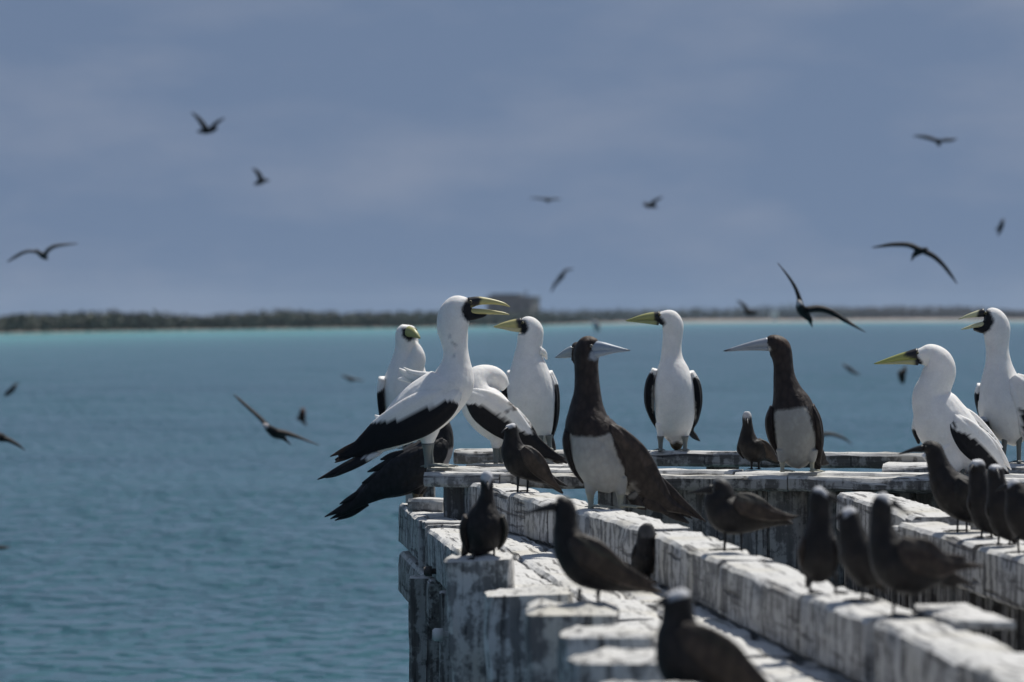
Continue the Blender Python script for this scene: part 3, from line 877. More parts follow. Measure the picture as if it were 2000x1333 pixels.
# ---- B1 main masked booby, bill open
blackpoly = None
bird('masked_booby', 'white masked booby in profile with open yellow bill, raised neck and long black wing', GM, (846, 914), ZF,
     [[(690,893,0,4,5),(720,878,0,12,12),(757,852,0,30,26),(790,825,0,45,40),(825,799,0,53,50),(858,773,0,51,54),(882,751,0,44,47),(889,728,0,37,37),(891,706,0,28,29),(890,685,0,24.5,25),(887,661,0,27.5,26),(884,640,0,31,27),(887,618,0,32,27),(894,604,0,28,24),(906,600,0,21,19),(918,602,0,13,12)],
      [(908,607,0,14,15),(918,615,0,12,10),(933,618,0,6,6),(952,615,0,2,2)],
      [(836,838,-16,22,18),(834,860,-16,13,12),(834,872,-16,8,8)], [(838,838,16,22,18),(837,860,16,13,12),(837,872,16,8,8)]],
     0.0042, WHITE,
     [([(906,592),(913,584),(926,579),(950,582),(950,600),(960,616),(937,628),(920,634),(907,624),(901,608)], MASK, None), ([(875,656),(880,655),(881,660),(876,661)], (0.45,0.45,0.46), 'front'), ([(881,667),(884,666),(892,676),(890,679)], (0.33,0.33,0.34), 'front'), ([(884,693),(890,694),(889,699),(884,698)], (0.45,0.45,0.46), 'front')],
     wings=[([[(893,758,-30,9,8),(884,768,-38,22,11),(860,788,-44,35,14),(825,808,-44,42,14),(790,826,-38,40,13),(750,846,-26,32,11),(720,864,-16,22,8),(690,882,-10,12,5),(662,893,-7,4,3)],
              [(735,850,-18,13,4),(705,866,-12,9,3),(672,880,-8,6,2),(645,892,-6,1,1)],
              [(730,868,-16,11,4),(700,880,-10,8,3),(675,893,-8,6,2),(654,904,-6,1,1)],
              [(770,815,-24,10,6),(745,818,-20,7,5),(732,812,-16,2,2)]],
             BLACK, [([(930,700),(897,792),(886,783),(872,784),(845,793),(816,804),(780,819),(752,822),(724,827),(690,800),(800,690)], WHITE, None)]),
            ([[(893,758,30,9,8),(884,768,38,22,11),(860,788,44,33,14),(825,808,44,38,14),(790,826,38,36,13),(750,846,26,28,11),(720,864,16,18,8),(690,882,10,10,5),(655,900,7,3,3)]],
             BLACK, [([(930,700),(897,792),(886,783),(816,804),(780,819),(724,827),(690,800),(800,690)], WHITE, None)])],
     tails=[([[(745,880,0,6,10),(705,897,0,9,14),(665,917,0,8,10),(620,937,0,1,2)], [(740,884,-6,6,8),(705,902,-8,8,9),(675,918,-8,6,6),(650,931,-8,1,1)], [(740,884,8,6,8),(700,904,10,7,9),(660,925,10,5,6),(636,934,10,1,1)]], (0.018,0.017,0.02), [([(760,860),(708,896),(728,900),(760,890)], WHITE, None)])],
     bills=[('upper_bill', [(916,592,0,11,11),(935,588,0,8.5,8),(960,589.5,0,5.5,5.5),(983,594,0,3.2,3.5),(996,600,0,0.8,0.8)], YELL, [([(905,580),(934,578),(942,586),(934,598),(905,602)], MASK, None)]),
            ('lower_bill', [(914,609,0,7,9),(938,609,0,5.5,7),(963,610.5,0,4.2,5),(983,612.5,0,2.6,3),(995,615,0,0.7,0.8)], YELL, [([(900,596),(920,600),(918,616),(900,622)], MASK, None)])],
     legs=[(834,866,835,-16,7), (838,866,842,16,7)], footang=-8, footlen=0.115,
     eyes=[(919,590,-17.5,3.2),(919,590,17.5,3.2)],
     extra=[([[(842,736,14,9,8),(815,736,18,11,9),(795,731,20,8,7),(779,720,20,1.5,2)], [(830,742,20,9,7),(800,740,22,8,6),(776,741,22,1.5,2)], [(835,735,10,8,6),(805,728,14,5,5),(788,718,14,1,1)]], WHITE, [])])

# ---- B2 masked booby preening, farthest left
bird('masked_booby', 'white masked booby behind the open-billed one, head bent over its breast', GM, (795, 878), 2.41,
     [[(798,862,10,10,12),(795,835,8,30,28),(793,795,4,44,42),(793,758,2,47,45),(794,728,0,39,38),(795,702,0,30,30),(795,678,-3,23.5,24),(794,658,-6,22.5,24),(795,645,-8,20,22),(796,636,-9,13,15)],
      [(806,720,-20,22,18),(815,700,-24,17,15),(815,682,-22,10,10),(811,668,-18,3,3)]],
     0.0045, WHITE,
     [([(783,645),(790,640),(800,640),(818,642),(818,655),(800,668),(787,660)], MASK, 'front')],
     wings=[([[(748,738,-4,9,18),(745,765,0,9,26),(746,795,6,8,26),(750,830,14,6,18),(756,860,24,3,8)]], BLACK, [([(700,690),(790,690),(790,752),(755,756),(735,768),(700,770)], WHITE, None)]),
            ([[(842,735,-4,8,16),(846,765,2,8,24),(845,800,8,7,22),(840,840,16,3,10)]], BLACK, [([(800,690),(880,690),(880,770),(800,770)], WHITE, None)])],
     bills=[('upper_bill', [(798,648,-26,11,9),(806,650,-36,9,8),(813,655,-46,6,6),(820,661,-54,1.5,2)], OLIVE, [])],
     tails=[([[(795,850,22,14,8),(797,880,40,9,5),(798,900,52,2,2)]], BLACK, [])],
     legs=[(796,850,798,-4), (818,850,820,-4)], eyes=[(788,650,-24,2.6),(812,644,-22,2.6)],
     extra=[([[(790,752,-20,7,5),(772,758,-20,9,6),(758,770,-18,6,5),(756,782,-16,2,2)], [(770,742,-22,6,4),(784,750,-24,6,4),(795,756,-22,2,2)]], BLACK, [])])

# ---- B3 masked booby turned away, head tucked into its back
bird('masked_booby', 'white masked booby facing away with its head tucked, black tail pointing right', GM, (972, 906), ZF,
     [[(1078,892,0,5,6),(1042,872,0,17,17),(1003,846,0,33,34),(966,816,0,43,44),(940,787,0,42,46),(928,762,0,32,38),(934,742,6,27,28),(955,737,16,24,22),(974,744,20,20,18),(989,758,20,9,9)],
      [(970,840,-14,20,18),(969,862,-14,12,12),(968,876,-14,8,8)], [(976,842,14,20,18),(976,862,14,12,12),(976,874,14,8,8)]],
     0.0045, WHITE, [],
     wings=[([[(908,770,-30,8,8),(924,778,-38,22,11),(948,795,-42,34,13),(982,820,-36,35,12),(1016,848,-24,25,10),(1052,874,-12,15,7),(1108,905,-4,2,2)], [(1000,806,-26,14,5),(1024,830,-20,12,5),(1045,858,-14,8,4),(1056,880,-10,2,2)],
              [(1040,862,-16,10,4),(1075,884,-10,6,3),(1104,896,-6,1,1)]],
             BLACK, [([(880,740),(905,790),(937,790),(982,815),(1012,840),(1040,850),(1030,800),(960,740)], WHITE, None), ([(1003,776),(1018,784),(1036,802),(1046,828),(1036,826),(1020,800)], (0.10,0.085,0.075), None), ([(992,782),(1004,790),(1010,802),(1000,800)], (0.12,0.11,0.10), None), ([(985,796),(990,796),(996,806),(990,806)], (0.12,0.11,0.10), None)]),
            ([[(915,770,30,10,8),(950,795,42,30,13),(985,822,36,30,12),(1020,850,24,20,10),(1060,880,12,8,6),(1100,902,6,1,1)]], BLACK, [([(880,740),(905,790),(937,790),(982,815),(1012,840),(1040,850),(1030,800),(960,740)], WHITE, None)])],
     tails=[([[(1045,884,4,9,12),(1075,897,6,9,12),(1105,912,8,2,3)], [(1040,888,-4,6,6),(1070,904,-4,7,6),(1098,916,-4,2,2)]], (0.03,0.028,0.027), [([(1048,892),(1075,898),(1100,915),(1090,920)], (0.5,0.48,0.42), 'front')])],
     legs=[(968,868,968,-14), (976,868,978,12)], footang=200)

# ---- B4 masked booby, breast to us, bill to the left
bird('masked_booby', 'white masked booby with head turned left, just left of the big brown booby', GM, (1062, 880.5), ZG,
     [[(1064,868,18,10,10),(1054,846,12,27,26),(1044,815,5,41,38),(1038,780,0,48,43),(1035,748,0,46,42),(1033,720,0,37,36),(1032,698,0,29,29),(1034,678,0,25,26),(1036,660,0,25,24),(1036,646,-2,25,22),(1030,637,-3,20,18),(1018,637,-4,13,12)]],
     0.0045, WHITE,
     [([(1000,618),(1009,624),(1026,625),(1029,632),(1034,642),(1025,654),(1012,652),(1000,650)], MASK, None)],
     wings=[([[(1070,728,4,10,14),(1080,755,10,11,22),(1084,790,16,10,26),(1083,825,24,7,20),(1076,860,34,3,9)]], BLACK, [([(1040,690),(1110,690),(1110,742),(1084,752),(1078,790),(1074,830),(1060,830),(1040,780)], WHITE, None)]),
            ([[(1000,728,4,10,14),(990,755,10,10,22),(988,790,16,9,26),(992,825,24,6,20)]], BLACK, [([(960,690),(1040,690),(1040,740),(960,750)], WHITE, None)])],
     bills=[('upper_bill', [(1018,633,-4,12,10),(1000,634,-6,9,8),(982,636,-8,5.5,5),(964,639,-9,0.8,1)], YELL, [([(1006,615),(1040,615),(1040,660),(1010,640)], MASK, None)]),
            ('lower_bill', [(1018,644,-4,6,8),(1000,642.5,-6,5,6),(982,640.5,-8,3,4),(966,640,-9,0.6,0.8)], (0.60,0.52,0.30), [([(1018,630),(1040,630),(1040,660),(1018,660)], MASK, None)])],
     tails=[([[(1070,850,20,10,10),(1078,875,34,8,6),(1083,895,44,2,2)]], BLACK, [])],
     legs=[(1055,850,1054,-8), (1072,850,1074,-6)], eyes=[(1021,631,-20,2.6)],
     extra=[([[(1052,686,-12,10,8),(1062,690,-6,6,5),(1068,702,0,2,2)]], WHITE, [])])

# ---- B5 big brown booby in front
bird('brown_booby', 'large dark brown booby with pale belly on the kerb, grey-blue bill to the right', GB_, (1184, 993), ZA,
     [[(1300,985,50,7,8),(1262,955,40,26,26),(1215,912,20,50,44),(1172,872,2,54,50),(1150,835,-2,48,46),(1146,802,0,36,36),(1147,768,0,27,28),(1146,735,0,24,25),(1145,708,0,24,25),(1146,690,-2,26,24),(1149,678,-4,23,21),(1156,676,-6,18,17),(1164,680,-8,14,13)],
      [(1150,850,-14,40,34),(1162,890,-16,45,40),(1180,925,-10,42,38),(1188,948,-4,26,26),(1190,957,0,10,12)],
      [(1156,935,-14,18,15),(1154,955,-14,12,11),(1153,968,-14,8,8)], [(1208,935,-14,18,15),(1212,955,-14,12,11),(1213,968,-14,8,8)]],
     0.0042, BROWN,
     [([(1105,845),(1121,853),(1148,854),(1173,854),(1192,846),(1205,890),(1232,945),(1225,1000),(1140,1000),(1112,900)], BELLY, None),
      ([(1150,696),(1154,687),(1162,678),(1168,667),(1180,664),(1180,700),(1162,704),(1153,702)], BILLG, 'front'),
      ([(1125,650),(1175,650),(1170,664),(1128,664)], (0.075,0.045,0.03), None)],  # crown painted lighter rufous: the sunlit tint is put into the colour
     wings=[([[(1190,832,-24,9,9),(1205,852,-28,22,13),(1228,890,-18,36,15),(1252,930,0,37,15),(1278,960,20,27,12),(1305,985,38,15,9),(1340,1000,52,6,5),(1372,1016,60,1,2)],
              [(1270,935,20,18,7),(1300,955,36,13,6),(1335,985,50,8,4),(1379,1020,62,1,1)],
              [(1255,975,10,14,5),(1280,990,22,10,4),(1305,1003,34,2,2)], [(1232,965,-2,12,6),(1246,984,4,10,5),(1262,996,10,2,2)]],
             (0.036,0.027,0.023), [([(1190,830),(1215,838),(1250,876),(1276,905),(1262,915),(1235,885),(1200,860)], BROWNL, None), ([(1222,955),(1234,940),(1248,960),(1240,975),(1226,976)], (0.22,0.20,0.17), 'front')]),
            ([[(1110,840,-14,8,14),(1107,862,-6,9,24),(1112,890,2,9,28),(1124,918,10,8,24),(1138,942,20,3,9)]], (0.020,0.016,0.016), [])],
     tails=[([[(1278,972,46,14,10),(1310,1000,58,12,9),(1345,1022,68,2,3)], [(1290,965,54,10,8),(1325,995,66,8,6),(1352,1014,74,1,2)]], (0.014,0.012,0.013), [])],
     bills=[('upper_bill', [(1158,678,-10,13,12),(1176,678,-14,10,9),(1200,681,-16,6,6),(1231,685,-18,0.8,1)], (0.25,0.31,0.38), [([(1222,670),(1240,670),(1240,700),(1222,700)], (0.1,0.11,0.13), None)]),
            ('lower_bill', [(1156,692,-10,9,11),(1176,689,-14,7,8),(1200,686,-16,4,5),(1226,686,-18,0.8,1)], (0.28,0.33,0.39), [])],
     legs=[(1153,960,1154,-14,6.5), (1212,960,1212,-12,6.5)], legcol=LEGY, footang=-20, footlen=0.09,
     eyes=[(1155,676,-25,3)], eyecol=(0.35,0.34,0.3))

# ---- B5b second brown booby behind it
bird('brown_booby', 'brown booby mostly hidden behind the large one, grey bill pointing left', GB_, (1152, 921), ZF,
     [[(1160,905,25,14,14),(1156,870,14,32,36),(1153,825,4,35,38),(1150,785,0,24,27),(1147,750,0,18,20),(1143,720,0,17,19),(1136,700,0,19,20),(1127,687,-2,20,18),(1116,685,-3,13,12)]],
     0.0045, BROWN, [([(1110,830),(1200,830),(1200,920),(1110,920)], BELLY, 'front')],
     wings=[([[(1182,815,0,8,16),(1188,850,8,9,24),(1184,890,20,5,12)]], BROWN, []), ([[(1122,815,0,8,16),(1118,850,8,9,24),(1124,890,20,5,12)]], BROWN, [])],
     bills=[('upper_bill', [(1118,685,-3,10,9),(1104,690,-5,7,6),(1084,699,-6,0.8,1)], (0.30,0.35,0.38), []), ('lower_bill', [(1116,693,-3,6,7),(1102,696,-5,4,4),(1086,699.5,-6,0.6,0.8)], (0.30,0.35,0.38), [])],
     legs=[(1140,880,1140,0), (1165,880,1166,0)], legcol=LEGY, eyes=[(1118,681,-14,2.4)], eyecol=(0.3,0.3,0.28))

# ---- B6 masked booby, frontal on the far rail
bird('masked_booby', 'white masked booby standing upright on the far rail, breast to us, bill left', GM, (1314, 881), ZG,
     [[(1324,868,26,9,8),(1322,850,14,25,20),(1319,822,2,37,34),(1318,785,-4,39.5,41),(1316,752,-5,39,40),(1314,724,-2,32,33),(1312,700,0,22,23),(1312,676,0,19,20),(1314,654,0,19.5,20),(1314,637,-2,21,19),(1308,625,-4,20,17),(1296,622,-5,15,13),(1286,623,-5,11,10)],
      [(1292,828,-8,13,12),(1291,846,-6,8,8),(1290,856,-6,6,6)], [(1340,828,-8,13,12),(1338,846,-6,8,8),(1338,856,-6,6,6)]],
     0.0045, WHITE,
     [([(1262,608),(1283,611),(1292,620),(1301,633),(1291,642),(1280,638),(1262,636)], MASK, None), ([(1302,856),(1312,868),(1323,862),(1334,868),(1342,856),(1342,890),(1302,890)], (0.05,0.042,0.025), None)],
     wings=[([[(1280,722,0,7,14),(1270,750,4,10,22),(1268,785,10,10,26),(1274,815,18,6,18),(1284,838,28,2,6)]], BLACK, [([(1255,700),(1300,700),(1282,742),(1276,730),(1255,728)], WHITE, None), ([(1274,760),(1278,748),(1281,770),(1281,800),(1276,806),(1272,790)], (0.5,0.49,0.45), None)]),
            ([[(1349,727,0,7,14),(1359,752,4,10,22),(1363,785,10,9,26),(1358,818,18,7,18),(1352,840,28,3,8),(1366,861,40,1,2)]], BLACK, [([(1340,700),(1366,722),(1371,748),(1360,735),(1352,740),(1350,760),(1340,760)], WHITE, None), ([(1353,790),(1356,780),(1360,800),(1358,822),(1354,815)], (0.5,0.49,0.45), None)])],
     tails=[([[(1322,848,18,14,8),(1322,868,30,13,6),(1324,880,38,5,4)]], (0.05,0.042,0.025), []), ([[(1345,840,30,6,5),(1356,852,38,6,4),(1367,862,46,1,1)]], (0.014,0.02,0.03), [])],
     bills=[('upper_bill', [(1288,619,-5,11,10),(1268,619,-7,8,8),(1247,622,-8,5,5),(1222,627,-9,0.8,1)], OLIVE, [([(1276,605),(1300,605),(1300,640),(1280,640)], MASK, None)]),
            ('lower_bill', [(1286,630,-5,6,8),(1268,629,-7,4.5,6),(1247,628,-8,3,4),(1225,628,-9,0.6,0.8)], (0.36,0.37,0.17), [([(1282,615),(1305,615),(1305,640),(1282,640)], MASK, None)])],
     legs=[(1290,852,1290,-8,5), (1338,852,1338,-8,5)], footlen=0.07, footang=-95, eyes=[(1288,615,-16,2.6)])

# ---- B7 brown booby right of centre
bird('brown_booby', 'brown booby with pale belly on the cross beam, long grey bill to the left', GB_, (1555, 922.5), ZF,
     [[(1568,908,22,14,12),(1560,890,12,32,28),(1555,860,3,42,38),(1551,825,-2,46,42),(1546,793,0,41,38),(1538,765,0,29,29),(1532,738,0,22,23),(1530,714,0,19.5,20),(1527,694,0,21,20),(1521,680,-2,23,19),(1510,672,-3,19,17),(1498,673,-4,13,12)],
      [(1530,880,-8,15,13),(1528,896,-8,9,9),(1527,904,-8,6,6)], [(1584,880,-8,15,13),(1586,896,-8,9,9),(1586,904,-8,6,6)]],
     0.0045, BROWN,
     [([(1512,804),(1543,800),(1575,795),(1584,825),(1598,870),(1598,930),(1512,930),(1514,850)], BELLY, None), ([(1484,660),(1490,664),(1506,684),(1498,690),(1484,690)], (0.55,0.55,0.55), None), ([(1500,645),(1535,655),(1555,680),(1535,680),(1510,662)], (0.055,0.032,0.022), None)],
     wings=[([[(1510,795,0,7,14),(1503,822,4,9,24),(1507,855,12,8,26),(1518,886,22,3,10)]], (0.026,0.019,0.018), []),
            ([[(1583,792,-4,8,14),(1594,822,0,11,24),(1599,858,8,10,26),(1598,892,18,7,16),(1601,914,28,2,4)], [(1597,850,-8,6,8),(1602,880,-2,5,8),(1600,905,6,2,3)]], (0.030,0.022,0.020), [([(1590,805),(1602,830),(1606,870),(1600,860),(1594,830)], (0.07,0.055,0.045), None)])],
     tails=[([[(1598,880,22,10,8),(1606,900,34,10,6),(1618,906,42,2,2)], [(1590,895,20,10,6),(1597,912,28,8,5),(1600,918,32,2,2)]], (0.016,0.013,0.013), [])],
     bills=[('upper_bill', [(1500,670,-4,11,10),(1476,673,-6,8,7),(1446,679,-7,5,5),(1413,686,-8,0.8,1)], (0.32,0.345,0.385), [([(1405,670),(1424,670),(1424,700),(1405,700)], (0.08,0.08,0.09), None)]),
            ('lower_bill', [(1500,681,-4,5,8),(1476,681,-6,4,5),(1446,683,-7,2.6,4),(1416,687,-8,0.6,0.8)], (0.31,0.335,0.37), [])],
     legs=[(1528,898,1528,-8,4.5), (1586,896,1586,-6,4.5)], legcol=(0.42,0.40,0.30), footlen=0.075, footang=-60, eyes=[(1500,670,-13,2.6)], eyecol=(0.3,0.3,0.28))

# ---- B8 masked booby right, closed green-yellow bill
bird('masked_booby', 'white masked booby at right with hunched round neck and closed yellow-green bill', GM, (1862, 931), ZE,
     [[(1945,925,24,8,9),(1915,905,18,30,28),(1880,872,8,50,46),(1845,832,0,56,52),(1828,800,0,49,46),(1817,775,0,36,36),(1827,750,0,33,33),(1834,727,0,33.5,30),(1829,708,-2,32,27),(1817,696,-3,25,22),(1802,696,-4,18,16),(1789,698,-5,13,12)],
      [(1840,870,-10,46,38),(1858,905,-6,34,30),(1868,920,0,14,14)]],
     0.0045, WHITE,
     [([(1764,690),(1777,680),(1786,690),(1794,699),(1803,708),(1798,718),(1782,714),(1764,712)], MASK, None)],
     wings=[([[(1860,812,-36,10,9),(1872,832,-42,24,14),(1893,856,-38,30,14),(1920,882,-26,28,12),(1946,908,-12,17,9),(1974,938,0,3,4)], [(1900,838,-30,12,6),(1930,862,-22,12,6),(1955,890,-12,8,5),(1975,918,-4,1,2)]],
             BLACK, [([(1840,800),(1860,838),(1885,848),(1905,860),(1928,880),(1946,901),(1966,920),(1985,930),(1985,860),(1900,790)], WHITE, None), ([(1856,820),(1862,824),(1868,834),(1862,836)], (0.05,0.05,0.05), None)]),
            ([[(1868,800,26,12,10),(1895,820,32,16,12),(1925,846,30,12,10),(1955,878,24,6,6)]], WHITE, [([(1890,822),(1900,820),(1945,858),(1940,866)], (0.05,0.05,0.05), None)]),
            ([[(1792,815,10,8,14),(1788,840,16,7,18),(1794,865,24,3,8)]], BLACK, [([(1770,790),(1810,790),(1810,842),(1770,838)], WHITE, None)])],
     tails=[([[(1940,918,18,10,9),(1965,935,26,9,7),(1985,950,34,2,2)]], BLACK, [])],
     bills=[('upper_bill', [(1793,693,-5,13,11),(1767,697,-6,9,8),(1737,704,-7,5.5,5.5),(1707,711,-8,0.8,1)], (0.33,0.34,0.10), [([(1776,670),(1810,670),(1810,720),(1786,702),(1766,696)], MASK, None)]),
            ('lower_bill', [(1793,707,-5,7,8),(1767,707,-6,5,6),(1737,709,-7,3,4),(1711,711.5,-8,0.6,0.8)], (0.44,0.42,0.22), [([(1786,690),(1810,690),(1810,725),(1786,725)], MASK, None)])],
     legs=[(1852,915,1850,-10), (1880,912,1880,-6)], eyes=[(1792,690,-16,2.6)])

# ---- B9 masked booby at right edge, bill open
bird('masked_booby', 'white masked booby at the right edge calling with its bill open', GM, (1968, 905), ZF,
     [[(1988,866,16,12,13),(1975,838,8,38,36),(1963,800,0,52,48),(1956,765,0,46,44),(1952,735,0,35,35),(1950,710,0,26,27),(1948,684,0,22.5,23),(1947,660,0,25,24),(1946,640,-1,27,23),(1938,624,-3,24,20),(1924,620,-4,16,14)],
      [(1930,636,-4,14,13),(1918,644,-5,8,8),(1900,643,-5,3,3)]],
     0.0045, WHITE,
     [([(1908,604),(1932,606),(1937,616),(1942,627),(1933,646),(1919,655),(1896,645),(1906,634),(1914,624),(1904,616)], MASK, None)],
     wings=[([[(1978,738,-26,14,10),(1994,760,-34,30,15),(2010,800,-30,38,16),(2026,850,-18,28,13),(2042,905,-4,8,6)]], WHITE, [([(1990,796),(2010,800),(2070,830),(2070,930),(2010,930),(1998,830)], BLACK, None)]),
            ([[(1914,752,6,6,14),(1910,775,12,7,20),(1914,805,20,5,18),(1922,830,28,2,8)]], BLACK, [([(1890,735),(1930,735),(1930,768),(1890,768)], WHITE, None)])],
     bills=[('upper_bill', [(1922,611,-4,8.5,9),(1902,615,-6,5.5,6),(1886,619,-7,3,3.5),(1872,624,-8,0.7,0.8)], (0.60,0.58,0.36), [([(1912,600),(1935,600),(1935,630),(1908,622)], MASK, None)]),
            ('lower_bill', [(1920,634,-4,6,8),(1902,637,-6,4,5),(1888,641,-7,2.5,3),(1877,644,-8,0.6,0.8)], (0.58,0.56,0.34), [([(1926,626),(1940,626),(1940,650),(1926,650)], MASK, None)])],
     legs=[(1962,850,1960,-8), (1990,850,1990,-6)], eyes=[(1925,612,-16,2.8)])

# ---- B10 brown booby low at left, tail over the water
bird('brown_booby', 'dark brown booby at the pier corner with its tail sticking out over the water', GB_, (812, 988), ZC,
     [[(690,978,0,9,10),(735,952,0,26,24),(782,930,0,40,36),(825,905,0,44,42),(852,878,0,34,38),(862,850,0,24,25),(858,826,0,19,19),(848,812,0,18,16),(836,810,0,9,9)],
      [(818,930,-16,20,16),(814,955,-16,12,12),(812,966,-16,7,7)], [(824,930,16,20,16),(822,955,16,12,12),(820,966,16,7,7)]],
     0.0045, (0.015,0.014,0.016), [([(862,882),(895,872),(895,915),(855,915)], (0.42,0.36,0.34), None)],
     wings=[([[(868,862,-28,10,9),(852,882,-38,24,12),(820,908,-40,36,14),(782,930,-34,36,12),(745,950,-22,26,10),(712,972,-12,15,7),(685,990,-8,8,4),(662,1003,-6,3,2)],
              [(770,905,-30,14,5),(745,912,-24,8,4),(718,922,-20,1.5,2)], [(750,930,-26,12,5),(728,936,-20,8,4),(707,944,-16,1.5,2)], [(790,890,-34,12,5),(765,892,-28,8,4),(743,898,-24,1.5,2)]], (0.013,0.013,0.016), []),
            ([[(868,862,28,10,9),(852,882,38,22,12),(820,908,40,32,14),(782,930,34,32,12),(745,950,22,22,10),(700,980,10,8,5)]], (0.013,0.013,0.016), [])],
     tails=[([[(712,968,-4,12,8),(675,990,-4,8,6),(634,1010,-4,1,1)], [(712,974,2,10,8),(680,997,2,8,6),(645,1014,2,1,1)], [(715,980,6,10,8),(685,1003,6,7,6),(654,1017,6,1,1)], [(700,966,-8,8,5),(680,976,-8,5,4),(663,985,-8,1,1)]], (0.012,0.012,0.015), [])],
     bills=[('upper_bill', [(840,809,0,9,8),(822,811,0,6,5),(804,815,0,1,1)], BILLG, [])],
     legs=[(812,958,812,-16,6), (820,958,820,16,6)], legcol=(0.16,0.12,0.07), footang=-30)

# ---- noddies
def noddy(label, foot, z, body, rules, wings, tails, bills, legs, footang=200, footlen=0.045, voxel=0.0034, eyes=(), legr=2.4, capjag=0.7):
    return bird('noddy', label, GN, foot, z, body, voxel, NOD, rules, wings, tails, bills, legs, LEGN, legr, footang, footlen, eyes, (0.012,0.012,0.012), capjag, 4)

def nbill(*pts, c=(0.010,0.010,0.011)):
    """upper and lower half of a slim dark bill from one centre line"""
    up = [(p[0], p[1] - p[3] * 0.35, p[2], max(0.5, p[3] * 0.72), max(0.5, p[4])) for p in pts]
    lo = [(p[0] * 0.97 + pts[0][0] * 0.03, p[1] * 1.0 + p[3] * 0.45, p[2], max(0.4, p[3] * 0.5), max(0.4, p[4] * 0.85)) for p in pts]
    return [('upper_bill', up, c, []), ('lower_bill', lo, c, [])]

noddy('small dark noddy facing us on the cross beam beside the right brown booby', (1475, 918), ZF,
      [[(1506,897,16,5,5),(1494,888,10,15,13),(1476,880,0,25,22),(1463,868,-2,23,22),(1460,850,-3,15.5,16),(1460,832,-4,10.5,12),(1459,818,-6,9.5,11),(1459,810,-7,8.5,9),(1459,804,-7,5,6)]],
      [([(1440,795),(1480,795),(1480,814),(1466,815),(1460,822),(1453,815),(1440,814)], CAP, None)],
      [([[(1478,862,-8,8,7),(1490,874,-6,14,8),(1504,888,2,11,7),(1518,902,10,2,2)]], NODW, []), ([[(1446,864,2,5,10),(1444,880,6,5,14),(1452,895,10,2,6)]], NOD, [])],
      [([[(1500,893,12,8,6),(1512,900,18,6,5),(1522,905,22,2,2)]], NOD, [])],
      nbill((1459,819,-14,3,3),(1460,823,-22,2,2),(1461,829,-32,0.5,0.5)), [(1468,900,1468,-4), (1482,900,1482,-2)], footang=-100, footlen=0.04)
noddy('white-capped noddy facing left on the kerb in front of the black-tailed masked booby', (1020, 962), ZA,
      [[(1078,940,12,9,8),(1057,926,8,20,17),(1036,911,4,30,26),(1016,897,0,34,29),(1003,880,-2,26,24),(1000,862,-4,18,18),(999,847,-6,14,15),(998,836,-8,12.5,13),(996,829,-9,8.5,9)]],
      [([(975,815),(1012,815),(1010,828),(1004,834),(992,838),(984,838),(975,836)], CAP, None)],
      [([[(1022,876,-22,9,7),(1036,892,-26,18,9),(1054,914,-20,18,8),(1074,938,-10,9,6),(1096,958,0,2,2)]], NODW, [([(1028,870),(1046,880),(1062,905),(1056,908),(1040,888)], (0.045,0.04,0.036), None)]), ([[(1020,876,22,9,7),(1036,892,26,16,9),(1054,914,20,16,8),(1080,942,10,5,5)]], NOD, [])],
      [([[(1066,934,12,10,8),(1084,950,18,7,7),(1099,964,22,2,3)], [(1070,930,14,8,6),(1090,942,20,5,5),(1108,950,26,1,2)]], NOD, [])],
      nbill((990,838,-18,4,3.5),(985,841,-26,2.6,2.4),(979,846,-34,0.6,0.6)), [(1012,930,1011,-4), (1031,930,1030,4)], footlen=0.05)
noddy('small dark noddy huddled on the deck against the kerb, below the large brown booby', (1258, 1140), 2.158,
      [[(1236,1118,10,8,8),(1246,1112,4,20,18),(1258,1096,0,25,23),(1261,1074,0,23,21),(1262,1053,0,18.5,19),(1263,1038,-1,17.5,17),(1264,1028,-2,13,13),(1264,1022,-2,6,7)]],
      [([(1240,1010),(1290,1010),(1286,1034),(1276,1050),(1252,1050),(1244,1034)], (0.085,0.082,0.080), None)],
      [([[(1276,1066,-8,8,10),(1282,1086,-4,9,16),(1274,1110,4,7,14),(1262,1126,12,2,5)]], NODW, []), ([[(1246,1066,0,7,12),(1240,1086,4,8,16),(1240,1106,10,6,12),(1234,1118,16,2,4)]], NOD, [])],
      [([[(1248,1112,6,9,6),(1234,1110,8,6,4),(1219,1098,8,1.5,2)], [(1246,1116,4,7,5),(1232,1116,4,5,4),(1214,1110,4,1.5,2)]], NOD, [])],
      nbill((1274,1042,8,5,4),(1282,1046,12,3,3),(1292,1052,16,0.5,0.5)), [(1250,1116,1250,-4), (1268,1114,1268,4)], footang=30, footlen=0.045)
noddy('white-capped noddy facing us on top of the leaning square post', (945, 1094), 2.25,
      [[(912,1076,14,6,6),(930,1066,8,23,24),(943,1047,0,38,35),(945,1024,0,41,36),(946,1002,0,31,29),(949,981,0,18.5,19),(951,961,-2,13,14),(951,944,-4,13,14),(951,933,-6,12.5,13),(951,925,-6,10,10),(951,920,-6,5,5)]],
      [([(932,910),(970,910),(969,934),(960,937),(955,950),(947,940),(936,936)], CAP, None)],
      [([[(912,1008,-2,8,16),(906,1030,2,9,22),(908,1055,8,8,20),(914,1078,16,3,8)]], NODW, []), ([[(978,1008,-2,8,16),(984,1030,2,9,22),(982,1052,8,8,20),(974,1072,16,3,8)]], (0.022,0.02,0.014), [])],
      [([[(915,1064,20,14,8),(908,1078,30,8,6),(902,1090,38,2,2)]], NOD, [])],
      nbill((952,944,-16,4,4),(953,950,-26,2.6,2.6),(955,958,-36,0.6,0.6)), [(926,1068,926,-6), (965,1058,965,-6)], footang=-95, footlen=0.045)
